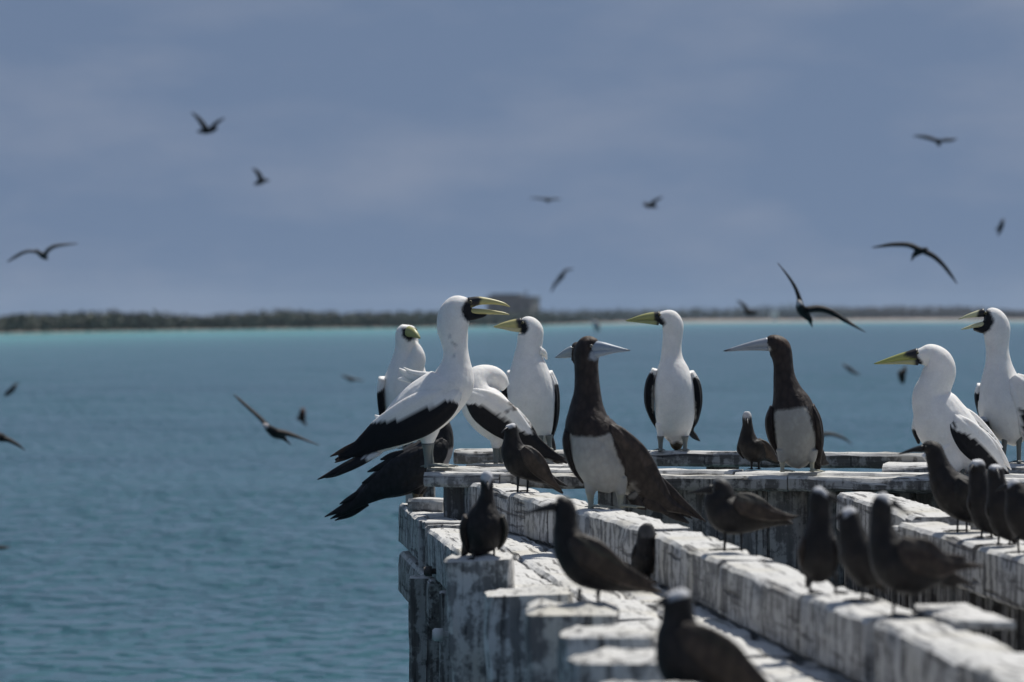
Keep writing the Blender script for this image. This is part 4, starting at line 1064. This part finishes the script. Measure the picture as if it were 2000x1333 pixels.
noddy('large blurred dark noddy facing left on the near block, long tail to the right', (1150, 1188), 2.27,
      [[(1268,1148,8,9,10),(1225,1134,6,25,21),(1182,1116,3,42,36),(1146,1096,0,50,42),(1119,1069,0,40,36),(1107,1041,0,27.5,28),(1105,1016,0,22.5,23),(1104,997,0,22,21),(1099,986,-1,18.5,18),(1087,987,-2,12,12)]],
      [([(1085,955),(1120,955),(1124,975),(1110,974),(1098,971),(1085,974)], (0.16,0.16,0.165), None)],
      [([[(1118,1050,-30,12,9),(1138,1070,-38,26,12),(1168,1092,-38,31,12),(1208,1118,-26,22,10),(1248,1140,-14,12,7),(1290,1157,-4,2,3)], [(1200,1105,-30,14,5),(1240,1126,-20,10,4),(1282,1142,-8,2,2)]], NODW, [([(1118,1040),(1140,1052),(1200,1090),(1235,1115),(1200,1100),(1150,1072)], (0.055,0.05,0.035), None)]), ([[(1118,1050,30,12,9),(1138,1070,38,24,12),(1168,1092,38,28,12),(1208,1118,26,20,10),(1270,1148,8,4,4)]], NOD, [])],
      [([[(1238,1140,5,13,12),(1268,1150,7,9,12),(1294,1157,9,2,6)]], NOD, [])],
      nbill((1086,990,-2,10,7),(1062,994,-3,6,4.5),(1038,1000,-4,3.2,3),(1019,1007,-5,0.6,0.6)), [(1132,1150,1130,-8), (1168,1155,1169,8)], footlen=0.05, legr=3.2, eyes=[(1092,983,-14,2.6)])
noddy('nearest blurred noddy at the bottom edge, white cap, body cut off by the frame', (1345, 1450), ZC,
      [[(1520,1370,15,10,12),(1470,1345,10,34,32),(1412,1318,5,58,50),(1352,1288,0,70,58),(1329,1248,0,52,46),(1325,1216,0,36,36),(1324,1190,-3,31.5,31),(1323,1170,-5,29,28),(1318,1155,-7,17,18)]],
      [([(1275,1130),(1360,1130),(1352,1160),(1336,1166),(1310,1172),(1285,1180),(1275,1172)], CAP, None)],
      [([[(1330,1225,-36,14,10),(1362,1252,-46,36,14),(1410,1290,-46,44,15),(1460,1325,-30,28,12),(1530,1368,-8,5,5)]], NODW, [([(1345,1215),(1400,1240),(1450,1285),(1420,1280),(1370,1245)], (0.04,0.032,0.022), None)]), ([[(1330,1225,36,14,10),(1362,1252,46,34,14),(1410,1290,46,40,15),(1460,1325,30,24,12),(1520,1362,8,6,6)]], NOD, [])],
      [([[(1490,1350,10,18,14),(1530,1372,14,12,12),(1570,1392,18,3,6)]], NOD, [])],
      nbill((1302,1172,-14,11,9),(1288,1180,-22,6.5,5),(1266,1194,-32,0.8,0.8)), [(1330,1340,1328,-12), (1368,1345,1366,12)], footlen=0.05, legr=3.6)
noddy('hunched dark noddy without bright cap on the kerb, bill left towards the brown booby tail', (1432, 1077), ZA,
      [[(1524,1019,10,8,9),(1492,1011,6,24,21),(1456,1006,3,37,33),(1423,1001,0,42,36),(1408,983,0,34,30),(1407,965,0,28,25),(1404,953,-1,22,20),(1394,953,-2,14,14)]],
      [([(1385,925),(1430,925),(1436,955),(1424,945),(1405,939),(1385,944)], (0.13,0.135,0.14), None)],
      [([[(1438,974,-26,14,10),(1456,984,-32,23,12),(1480,994,-28,22,10),(1508,1005,-18,14,8),(1542,1010,-8,6,4),(1560,1008,-4,1,1)]], NODW, [([(1440,955),(1480,962),(1500,985),(1470,985),(1440,978)], (0.075,0.068,0.055), None)]), ([[(1438,974,26,14,10),(1456,984,32,21,12),(1480,994,28,20,10),(1520,1008,14,9,6)]], NOD, [])],
      [([[(1510,1014,8,13,9),(1530,1018,10,9,8),(1549,1023,12,2,4)]], NOD, [])],
      nbill((1390,956,-2,9,7),(1370,959,-4,5,4),(1340,965,-5,0.6,0.6)), [(1416,1036,1415,-6), (1448,1036,1448,6)], footlen=0.05, legr=3.0, eyes=[(1392,950,-15,2.4)])
noddy('upright white-capped noddy facing right, leftmost of the blurred trio on the kerb', (1607, 1160), ZA,
      [[(1585,1130,26,8,8),(1596,1114,10,31,29),(1598,1087,0,37,35),(1599,1057,0,34.5,32),(1600,1028,0,26,26),(1601,1002,0,22,22),(1601,982,-1,22,21),(1603,967,-2,19.5,18),(1611,958,-3,12,12)]],
      [([(1580,940),(1640,940),(1640,973),(1622,974),(1605,964),(1588,958)], CAP, None)],
      [([[(1574,1050,-4,8,16),(1566,1075,2,9,24),(1568,1102,10,8,22),(1576,1128,20,3,8)]], NODW, []), ([[(1624,1050,-4,8,16),(1632,1075,2,8,24),(1630,1102,10,7,22),(1622,1126,20,3,8)]], NOD, [])],
      [([[(1588,1118,24,14,8),(1580,1136,38,8,6),(1574,1148,48,2,2)]], NOD, [])],
      nbill((1616,970,-6,8.5,7),(1632,976,-8,5,4),(1652,987,-10,0.6,0.6)), [(1582,1118,1582,-4), (1632,1120,1632,-2)], footang=-60, footlen=0.05, legr=3.2)
noddy('smaller white-capped noddy between the two upright blurred ones on the kerb', (1697, 1176), ZA,
      [[(1712,1140,24,10,10),(1698,1122,10,32,30),(1680,1088,0,38,35),(1668,1056,0,30.5,30),(1661,1030,0,25,25),(1659,1012,0,22.5,22),(1656,1001,-2,17,17),(1653,994,-4,9,10)]],
      [([(1630,978),(1676,978),(1674,1000),(1660,1004),(1648,1012),(1632,1012)], CAP, None)],
      [([[(1690,1062,-10,12,12),(1706,1092,-6,16,18),(1714,1122,4,11,14),(1716,1148,14,3,6)]], NODW, []), ([[(1650,1062,2,8,14),(1648,1090,8,9,20),(1660,1120,16,5,12)]], NOD, [])],
      [([[(1708,1125,20,14,8),(1722,1146,32,8,6),(1732,1158,40,2,2)]], NOD, [])],
      nbill((1643,1006,-14,7,6),(1632,1013,-24,4,4),(1620,1022,-36,0.6,0.6)), [(1686,1130,1684,-4), (1710,1138,1712,4)], footang=200, footlen=0.05, legr=3.2)
noddy('tall white-capped noddy on the kerb looking right, brown wing and tail to the right', (1765, 1204), ZA,
      [[(1855,1126,22,9,10),(1822,1118,10,32,32),(1786,1114,4,50,46),(1752,1099,0,52,46),(1731,1067,0,37,36),(1723,1037,0,26,26),(1721,1012,0,22,22),(1722,992,-1,22,21),(1726,979,-2,18.5,18),(1736,975,-3,12,12)]],
      [([(1706,955),(1735,955),(1766,988),(1752,994),(1738,984),(1722,974),(1708,970)], CAP, None)],
      [([[(1762,1056,-30,14,10),(1780,1074,-38,32,14),(1806,1092,-34,38,14),(1838,1104,-16,26,11),(1872,1104,0,12,7),(1924,1106,14,2,3)], [(1838,1092,-14,12,6),(1865,1090,-2,8,5),(1890,1090,8,2,2)]], (0.042,0.030,0.024), [([(1760,1045),(1810,1058),(1812,1075),(1770,1072)], (0.075,0.06,0.048), None), ([(1770,1078),(1830,1085),(1826,1098),(1780,1092)], (0.02,0.013,0.012), None)]), ([[(1762,1056,30,14,10),(1780,1074,38,28,14),(1806,1092,34,32,14),(1850,1108,14,12,8)]], NOD, [])],
      [([[(1838,1122,16,18,12),(1868,1132,24,12,9),(1896,1140,32,2,4)], [(1840,1135,14,10,8),(1868,1147,22,3,4)]], (0.03,0.024,0.02), [])],
      nbill((1742,982,-5,9,7.5),(1757,992,-7,5.5,4.5),(1780,1006,-9,0.6,0.6)), [(1746,1148,1745,-8), (1783,1152,1785,8)], footang=-50, footlen=0.05, legr=3.4)
noddy('sleek black noddy with long bill pointing left on the right stringer, before the hunched booby', (1878, 1040), ZD,
      [[(1946,1022,10,8,9),(1922,1004,8,24,22),(1895,985,5,39,36),(1866,964,0,42,38),(1846,940,0,32,32),(1835,915,0,23.5,24),(1828,894,0,20,20),(1823,880,0,18.5,18),(1812,875,-1,14,14),(1803,877,-2,9,9)]],
      [], [([[(1870,938,-28,10,9),(1885,958,-34,26,11),(1912,984,-26,28,10),(1938,1006,-14,18,8),(1968,1030,-4,2,3)]], (0.016,0.015,0.014), []), ([[(1870,938,28,10,9),(1885,958,34,24,11),(1912,984,26,24,10),(1955,1020,8,4,4)]], NOD, [])],
      [([[(1930,1012,10,12,9),(1955,1030,14,8,7),(1975,1042,18,2,3)]], NOD, [])],
      nbill((1803,877,-2,8,6.5),(1782,880,-3,4.6,4),(1753,888,-4,0.6,0.6)), [(1871,1000,1870,-6), (1888,1005,1888,6)], footang=195, footlen=0.048, eyes=[(1808,873,-12,2.2)])
noddy('white-capped noddy on the right stringer, left one of the tight group at the edge', (1925, 1052), ZD,
      [[(1942,1036,14,12,13),(1930,1014,6,30,28),(1921,978,0,30,28),(1913,948,0,22.5,22),(1909,925,0,17.5,18),(1909,909,-2,16,16),(1908,899,-4,10,11)]],
      [([(1890,885),(1930,885),(1928,908),(1914,906),(1906,911),(1896,910),(1890,905)], CAP, None)],
      [([[(1936,962,-4,8,12),(1946,990,2,10,18),(1950,1020,10,8,16),(1950,1042,18,2,5)]], NOD, []), ([[(1900,962,0,7,12),(1896,985,6,8,18),(1904,1012,14,5,12)]], NOD, [])],
      [([[(1938,1030,16,10,7),(1948,1046,26,5,4)]], NOD, [])], nbill((1900,912,-12,5,4.5),(1895,918,-22,3,3),(1890,926,-34,0.5,0.5)), [(1918,1025,1917,-4), (1936,1028,1936,2)], footang=-110, footlen=0.045)
noddy('white-capped noddy on the right stringer, middle one of the tight group at the edge', (1958, 1066), ZD,
      [[(1976,1050,14,12,13),(1966,1026,6,30,28),(1956,988,0,30,28),(1949,957,0,22,22),(1946,935,0,17.5,18),(1945,919,-2,16.5,16),(1945,909,-4,10,11)]],
      [([(1924,895),(1966,895),(1966,912),(1956,914),(1946,920),(1936,916),(1924,914)], CAP, None)],
      [([[(1972,972,-4,8,12),(1982,1000,2,10,18),(1986,1032,10,8,16),(1984,1054,18,2,5)]], NOD, []), ([[(1936,972,0,7,12),(1932,998,6,8,18),(1942,1026,14,5,12)]], NOD, [])],
      [([[(1974,1044,16,10,7),(1984,1060,26,5,4)]], NOD, [])], nbill((1947,920,-14,5,4.5),(1950,927,-26,3,3),(1953,937,-40,0.5,0.5)), [(1951,1038,1950,-4), (1972,1040,1972,2)], footang=-85, footlen=0.045)
noddy('white-capped noddy cut by the right edge, bill pointing down left', (1995, 1082), ZD,
      [[(2030,1056,14,14,15),(2014,1030,8,36,33),(1999,1000,2,38,35),(1989,973,0,28,28),(1982,957,0,21,20),(1976,947,-2,15.5,15),(1971,942,-3,9,9)]],
      [([(1950,925),(1996,925),(1996,940),(1978,946),(1968,953),(1950,958)], CAP, None)],
      [([[(2012,978,-22,10,9),(2026,1000,-26,24,11),(2044,1030,-16,20,10),(2060,1058,-4,4,4)]], NODW, []), ([[(1980,990,10,8,14),(1978,1014,14,7,16),(1990,1040,20,3,8)]], NOD, [])],
      [([[(2030,1046,16,12,8),(2048,1064,26,5,4)]], NOD, [])], nbill((1966,950,-4,6.5,5.5),(1956,954,-6,4,3.5),(1943,960,-8,0.5,0.5)), [(1988,1050,1990,-6), (2014,1055,2014,4)], footang=200, footlen=0.045)
noddy('small noddy cap and face peeking out between the two rightmost masked boobies', (1926, 906), ZF,
      [[(1936,892,10,9,10),(1930,876,4,22,20),(1925,856,0,20,19),(1922,840,0,14,14),(1921,829,-1,11.5,12),(1920,821,-2,10,11),(1920,815,-3,6,7)]],
      [([(1905,805),(1936,805),(1936,821),(1924,822),(1905,819)], CAP, None)],
      [([[(1938,856,0,6,9),(1944,874,4,7,12),(1942,892,10,2,4)]], NOD, []), ([[(1914,856,0,6,9),(1908,874,4,6,12),(1914,890,10,2,4)]], NOD, [])],
      [([[(1934,888,12,7,5),(1942,898,20,3,3)]], NOD, [])], nbill((1914,822,-10,3.5,3.2),(1910,826,-18,2,2),(1905,832,-26,0.5,0.5)), [(1922,886,1921,-2), (1934,887,1934,2)], footang=-100, footlen=0.04)
finish_remesh()

# ------------------------------------------------------------------ birds in flight
def flyer(label, D, body, wings, tail=None, headcol=None, col=(0.012,0.012,0.013), wcol=None):
    p = body[len(body) // 2]
    cx = Ctx(D, W(p[0], p[1], D))
    root = setp(empty('flying_seabird', cx.base), label, 'bird', 'seabirds in flight over the lagoon')
    k = cx.s
    def mk(nm, tubes, c, seg=12, hc=None):
        V, F = join([loft(cx, t, seg, 5) for t in tubes])
        cc = np.tile(np.array(c, np.float32), (len(V), 1))
        if hc is not None:
            px, py = PIX(V); h = body[0]
            cc[(px - h[0]) ** 2 + (py - h[1]) ** 2 < (h[2] * 1.35) ** 2] = hc
        mesh_obj(nm, V - cx.base, F, M_PLUM, root, True, cc)
    n = len(body)
    dys = np.linspace(-0.08, 0.10, n) * k
    mk('body', [[(b[0], b[1], dys[i], b[2], max(b[2], 0.03 * k)) for i, b in enumerate(body)]], col, 12, headcol)
    for w in wings:
        m = len(w)
        tube = []
        for i, q in enumerate(w):
            t = i / (m - 1)
            chord = (0.062 * (1 - t) ** 0.7 + 0.008) * k
            tube.append((q[0], q[1], (0.01 + 0.05 * t * t) * k, q[2], chord))
        mk('wing', [tube], wcol or col, 12)
    if tail:
        mk('tail', [[(q[0], q[1], (0.08 + 0.05 * i) * k, q[2], max(q[2] * 0.6, 0.012 * k)) for i, q in enumerate(tail)]], col, 10)
FL = flyer
FL('dark seabird gliding highest at upper left, wings raised in a V', 90, [(424,251,2),(415,254,5),(402,256,6),(390,257,3)], [[(402,252,6),(394,240,5),(385,229,3.5),(374,220,1)],[(414,251,5),(420,243,4),(428,237,3),(439,231,1)]], [(394,257,4),(386,257,2)])
FL('small dark seabird banking below the highest one at upper left', 100, [(500,358,2.5),(506,357,5),(514,354,4),(524,352,1.5)], [[(509,355,5),(508,346,5),(502,336,4),(493,329,1)],[(510,355,3),(518,352,3),(526,354,1)]], [(502,358,3),(497,361,2)])
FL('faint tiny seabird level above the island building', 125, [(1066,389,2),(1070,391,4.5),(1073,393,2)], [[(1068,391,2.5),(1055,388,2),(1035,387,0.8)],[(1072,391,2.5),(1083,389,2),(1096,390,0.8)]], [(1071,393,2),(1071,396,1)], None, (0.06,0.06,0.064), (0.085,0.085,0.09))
FL('small seabird right of centre sky with one wing lifted', 110, [(1258,401,2),(1266,402,4.5),(1275,402,4.5),(1282,405,2)], [[(1272,400,4.5),(1279,393,3.5),(1294,385,1)],[(1268,402,3),(1262,398,2),(1256,396,0.8)]], [(1278,404,3),(1284,406,1)])
FL('level seabird seen head-on at upper right', 78, [(1832,274,3),(1833,278,5.5),(1834,283,2.5)], [[(1831,276,3.5),(1815,270,4),(1800,267,3),(1784,266,1)],[(1836,276,3),(1848,274,3.5),(1858,274,3),(1869,271,1)]], [(1834,281,3),(1834,287,1)])
FL('tiny dark seabird flying edge-on at the right margin of the sky', 82, [(1958,432,3),(1955,443,5),(1951,455,3)], [[(1955,442,4),(1958,434,3.5),(1960,427,1)],[(1954,445,4),(1949,446,2),(1944,449,1)]], [(1952,452,3),(1950,461,1)])
FL('long-winged dark tern arching its wings at right above the beach', 36, [(1808,487,3),(1800,490,6),(1791,494,6.5),(1785,499,4)], [[(1797,489,6),(1775,479,5),(1745,478,4.2),(1722,481,2.8),(1703,484,0.8)],[(1803,490,6),(1825,502,5),(1843,519,4),(1857,537,3),(1869,554,0.8)]], [(1787,497,4.5),(1783,504,2.5),(1780,509,0.8)], None)
FL('large dark tern with white crown diving past the right beach, wings spread wide', 26, [(1561,592,5),(1563,600,8.5),(1568,608,10),(1575,617,8),(1581,624,4.5)], [[(1564,596,6),(1559,577,4.2),(1551,558,3.2),(1538,538,2.2),(1519,514,0.8)],[(1574,606,7),(1598,603,7),(1622,609,6),(1650,626,4),(1690,649,0.8)]], [(1578,621,5),(1583,630,3),(1586,638,0.8)], (0.5,0.5,0.5))
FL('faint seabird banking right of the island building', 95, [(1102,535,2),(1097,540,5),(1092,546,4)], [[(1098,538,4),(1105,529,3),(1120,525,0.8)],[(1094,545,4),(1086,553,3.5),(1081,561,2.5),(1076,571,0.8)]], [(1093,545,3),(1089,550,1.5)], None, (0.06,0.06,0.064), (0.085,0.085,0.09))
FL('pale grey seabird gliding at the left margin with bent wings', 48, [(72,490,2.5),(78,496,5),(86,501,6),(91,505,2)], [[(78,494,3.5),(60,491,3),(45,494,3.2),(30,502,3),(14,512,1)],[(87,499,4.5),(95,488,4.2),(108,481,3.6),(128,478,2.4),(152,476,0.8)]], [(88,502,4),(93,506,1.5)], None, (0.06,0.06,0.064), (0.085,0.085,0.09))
FL('dark tern with white crown skimming the water left of the pier', 32, [(518,832,5),(526,838,8),(537,846,10),(548,852,7),(556,856,3)], [[(522,832,5),(508,817,4),(488,799,3.4),(470,783,2.8),(457,771,1)],[(540,844,7),(560,847,5.5),(582,854,3.4),(602,862,2),(624,870,0.7)]], [(547,852,5),(558,860,3),(568,869,0.8)], (0.5,0.46,0.46), (0.012,0.012,0.015), (0.022,0.017,0.016))
FL('small reddish brown seabird low over the water behind the skimming tern', 62, [(589,801,3),(590,810,7),(591,819,6),(594,827,2.5)], [[(591,812,6),(592,803,5),(591,796,1)],[(590,814,5),(584,818,4),(579,818,1)]], [(593,824,3.5),(599,831,1.5)], None, (0.055,0.024,0.018))
FL('small dark seabird low over the water at the left margin', 72, [(30,754,2.5),(25,760,5),(18,767,4.5),(11,774,1.5)], [[(24,760,4.5),(29,753,3),(37,748,0.8)],[(22,763,4),(15,766,3),(8,772,0.8)]], [(17,768,3),(11,774,1)])
FL('black seabird cut by the left edge with one wing reaching right', 34, [(-14,850,5),(-4,853,9),(6,856,8),(14,858,4)], [[(8,856,6),(22,862,4.5),(36,870,3),(49,880,0.8)],[(-4,852,6),(-20,845,5),(-45,846,1)]], [(-8,858,5),(-16,864,2)])
FL('dark wing tip of a seabird entering at the left edge low over the water', 40, [(-40,1072,4),(-30,1071,8),(-18,1070,7),(-10,1069,3)], [[(-22,1070,5),(-6,1070,4),(8,1070,3.2),(20,1069,0.8)],[(-30,1069,5),(-50,1062,4),(-75,1064,1)]], [(-34,1073,5),(-46,1076,2)])
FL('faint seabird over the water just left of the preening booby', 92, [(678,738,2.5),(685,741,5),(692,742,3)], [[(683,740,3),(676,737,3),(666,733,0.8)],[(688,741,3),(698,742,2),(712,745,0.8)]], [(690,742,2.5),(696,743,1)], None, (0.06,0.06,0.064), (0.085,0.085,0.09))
FL('small dark seabird in front of the island trees left of the diving tern', 70, [(1456,607,3),(1461,610,5.5),(1467,611,5),(1474,611,2)], [[(1459,608,5),(1455,600,4),(1449,593,3),(1439,587,0.8)],[(1464,610,4),(1472,608,2.5),(1478,610,0.8)]], [(1468,612,3),(1475,615,1)])
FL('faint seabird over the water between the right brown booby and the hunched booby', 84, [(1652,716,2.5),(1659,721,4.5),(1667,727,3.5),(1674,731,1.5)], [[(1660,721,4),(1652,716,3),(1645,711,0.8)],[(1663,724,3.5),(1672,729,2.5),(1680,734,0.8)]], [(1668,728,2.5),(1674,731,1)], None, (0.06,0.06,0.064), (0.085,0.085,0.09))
FL('small dark seabird upright over the water under the hunched booby bill', 60, [(1762,724,3),(1762,733,6),(1762,741,6.5),(1763,748,3)], [[(1764,732,5),(1767,723,4),(1768,714,1)],[(1761,738,5),(1757,732,4),(1756,724,1)]], [(1763,744,4.5),(1764,750,2)], None, (0.02,0.016,0.012))
FL('faint pale seabird low over the far shallows above the big brown booby head', 115, [(1163,627,2.5),(1164,634,5),(1164,641,4),(1165,647,2)], [[(1163,633,4),(1157,629,3),(1150,628,0.8)],[(1166,633,4),(1170,640,3),(1172,648,0.8)]], [(1165,644,3),(1166,650,1.2)], None, (0.50,0.50,0.50))
FL('seabird half hidden behind the right brown booby, bent wing showing', 46, [(1588,850,3),(1596,851,7),(1604,850,6),(1612,848,2.5)], [[(1602,850,5),(1620,848,4),(1640,853,3.2),(1652,859,2.4),(1664,868,0.8)],[(1594,850,5),(1580,840,4),(1562,838,1)]], [(1594,853,4),(1584,858,2)], None, (0.03,0.027,0.024))

# ------------------------------------------------------------------ air
def build_haze():
    v, f = boxmesh(-5600, 5600, -300, 5600, -2.0, 32.0)
    m = bpy.data.materials.new('sea_haze'); m.use_nodes = True
    n, l = m.node_tree.nodes, m.node_tree.links
    n.clear()
    out = n.new('ShaderNodeOutputMaterial'); pv = n.new('ShaderNodeVolumePrincipled')
    pv.inputs['Color'].default_value = (0.62, 0.80, 1.0, 1)
    pv.inputs['Density'].default_value = 0.00006
    pv.inputs['Anisotropy'].default_value = 0.2
    l.new(pv.outputs['Volume'], out.inputs['Volume'])
    setp(mesh_obj('haze', v, f, m, None, False), 'thin sea haze over the lagoon', 'haze', kind='stuff')
build_haze()
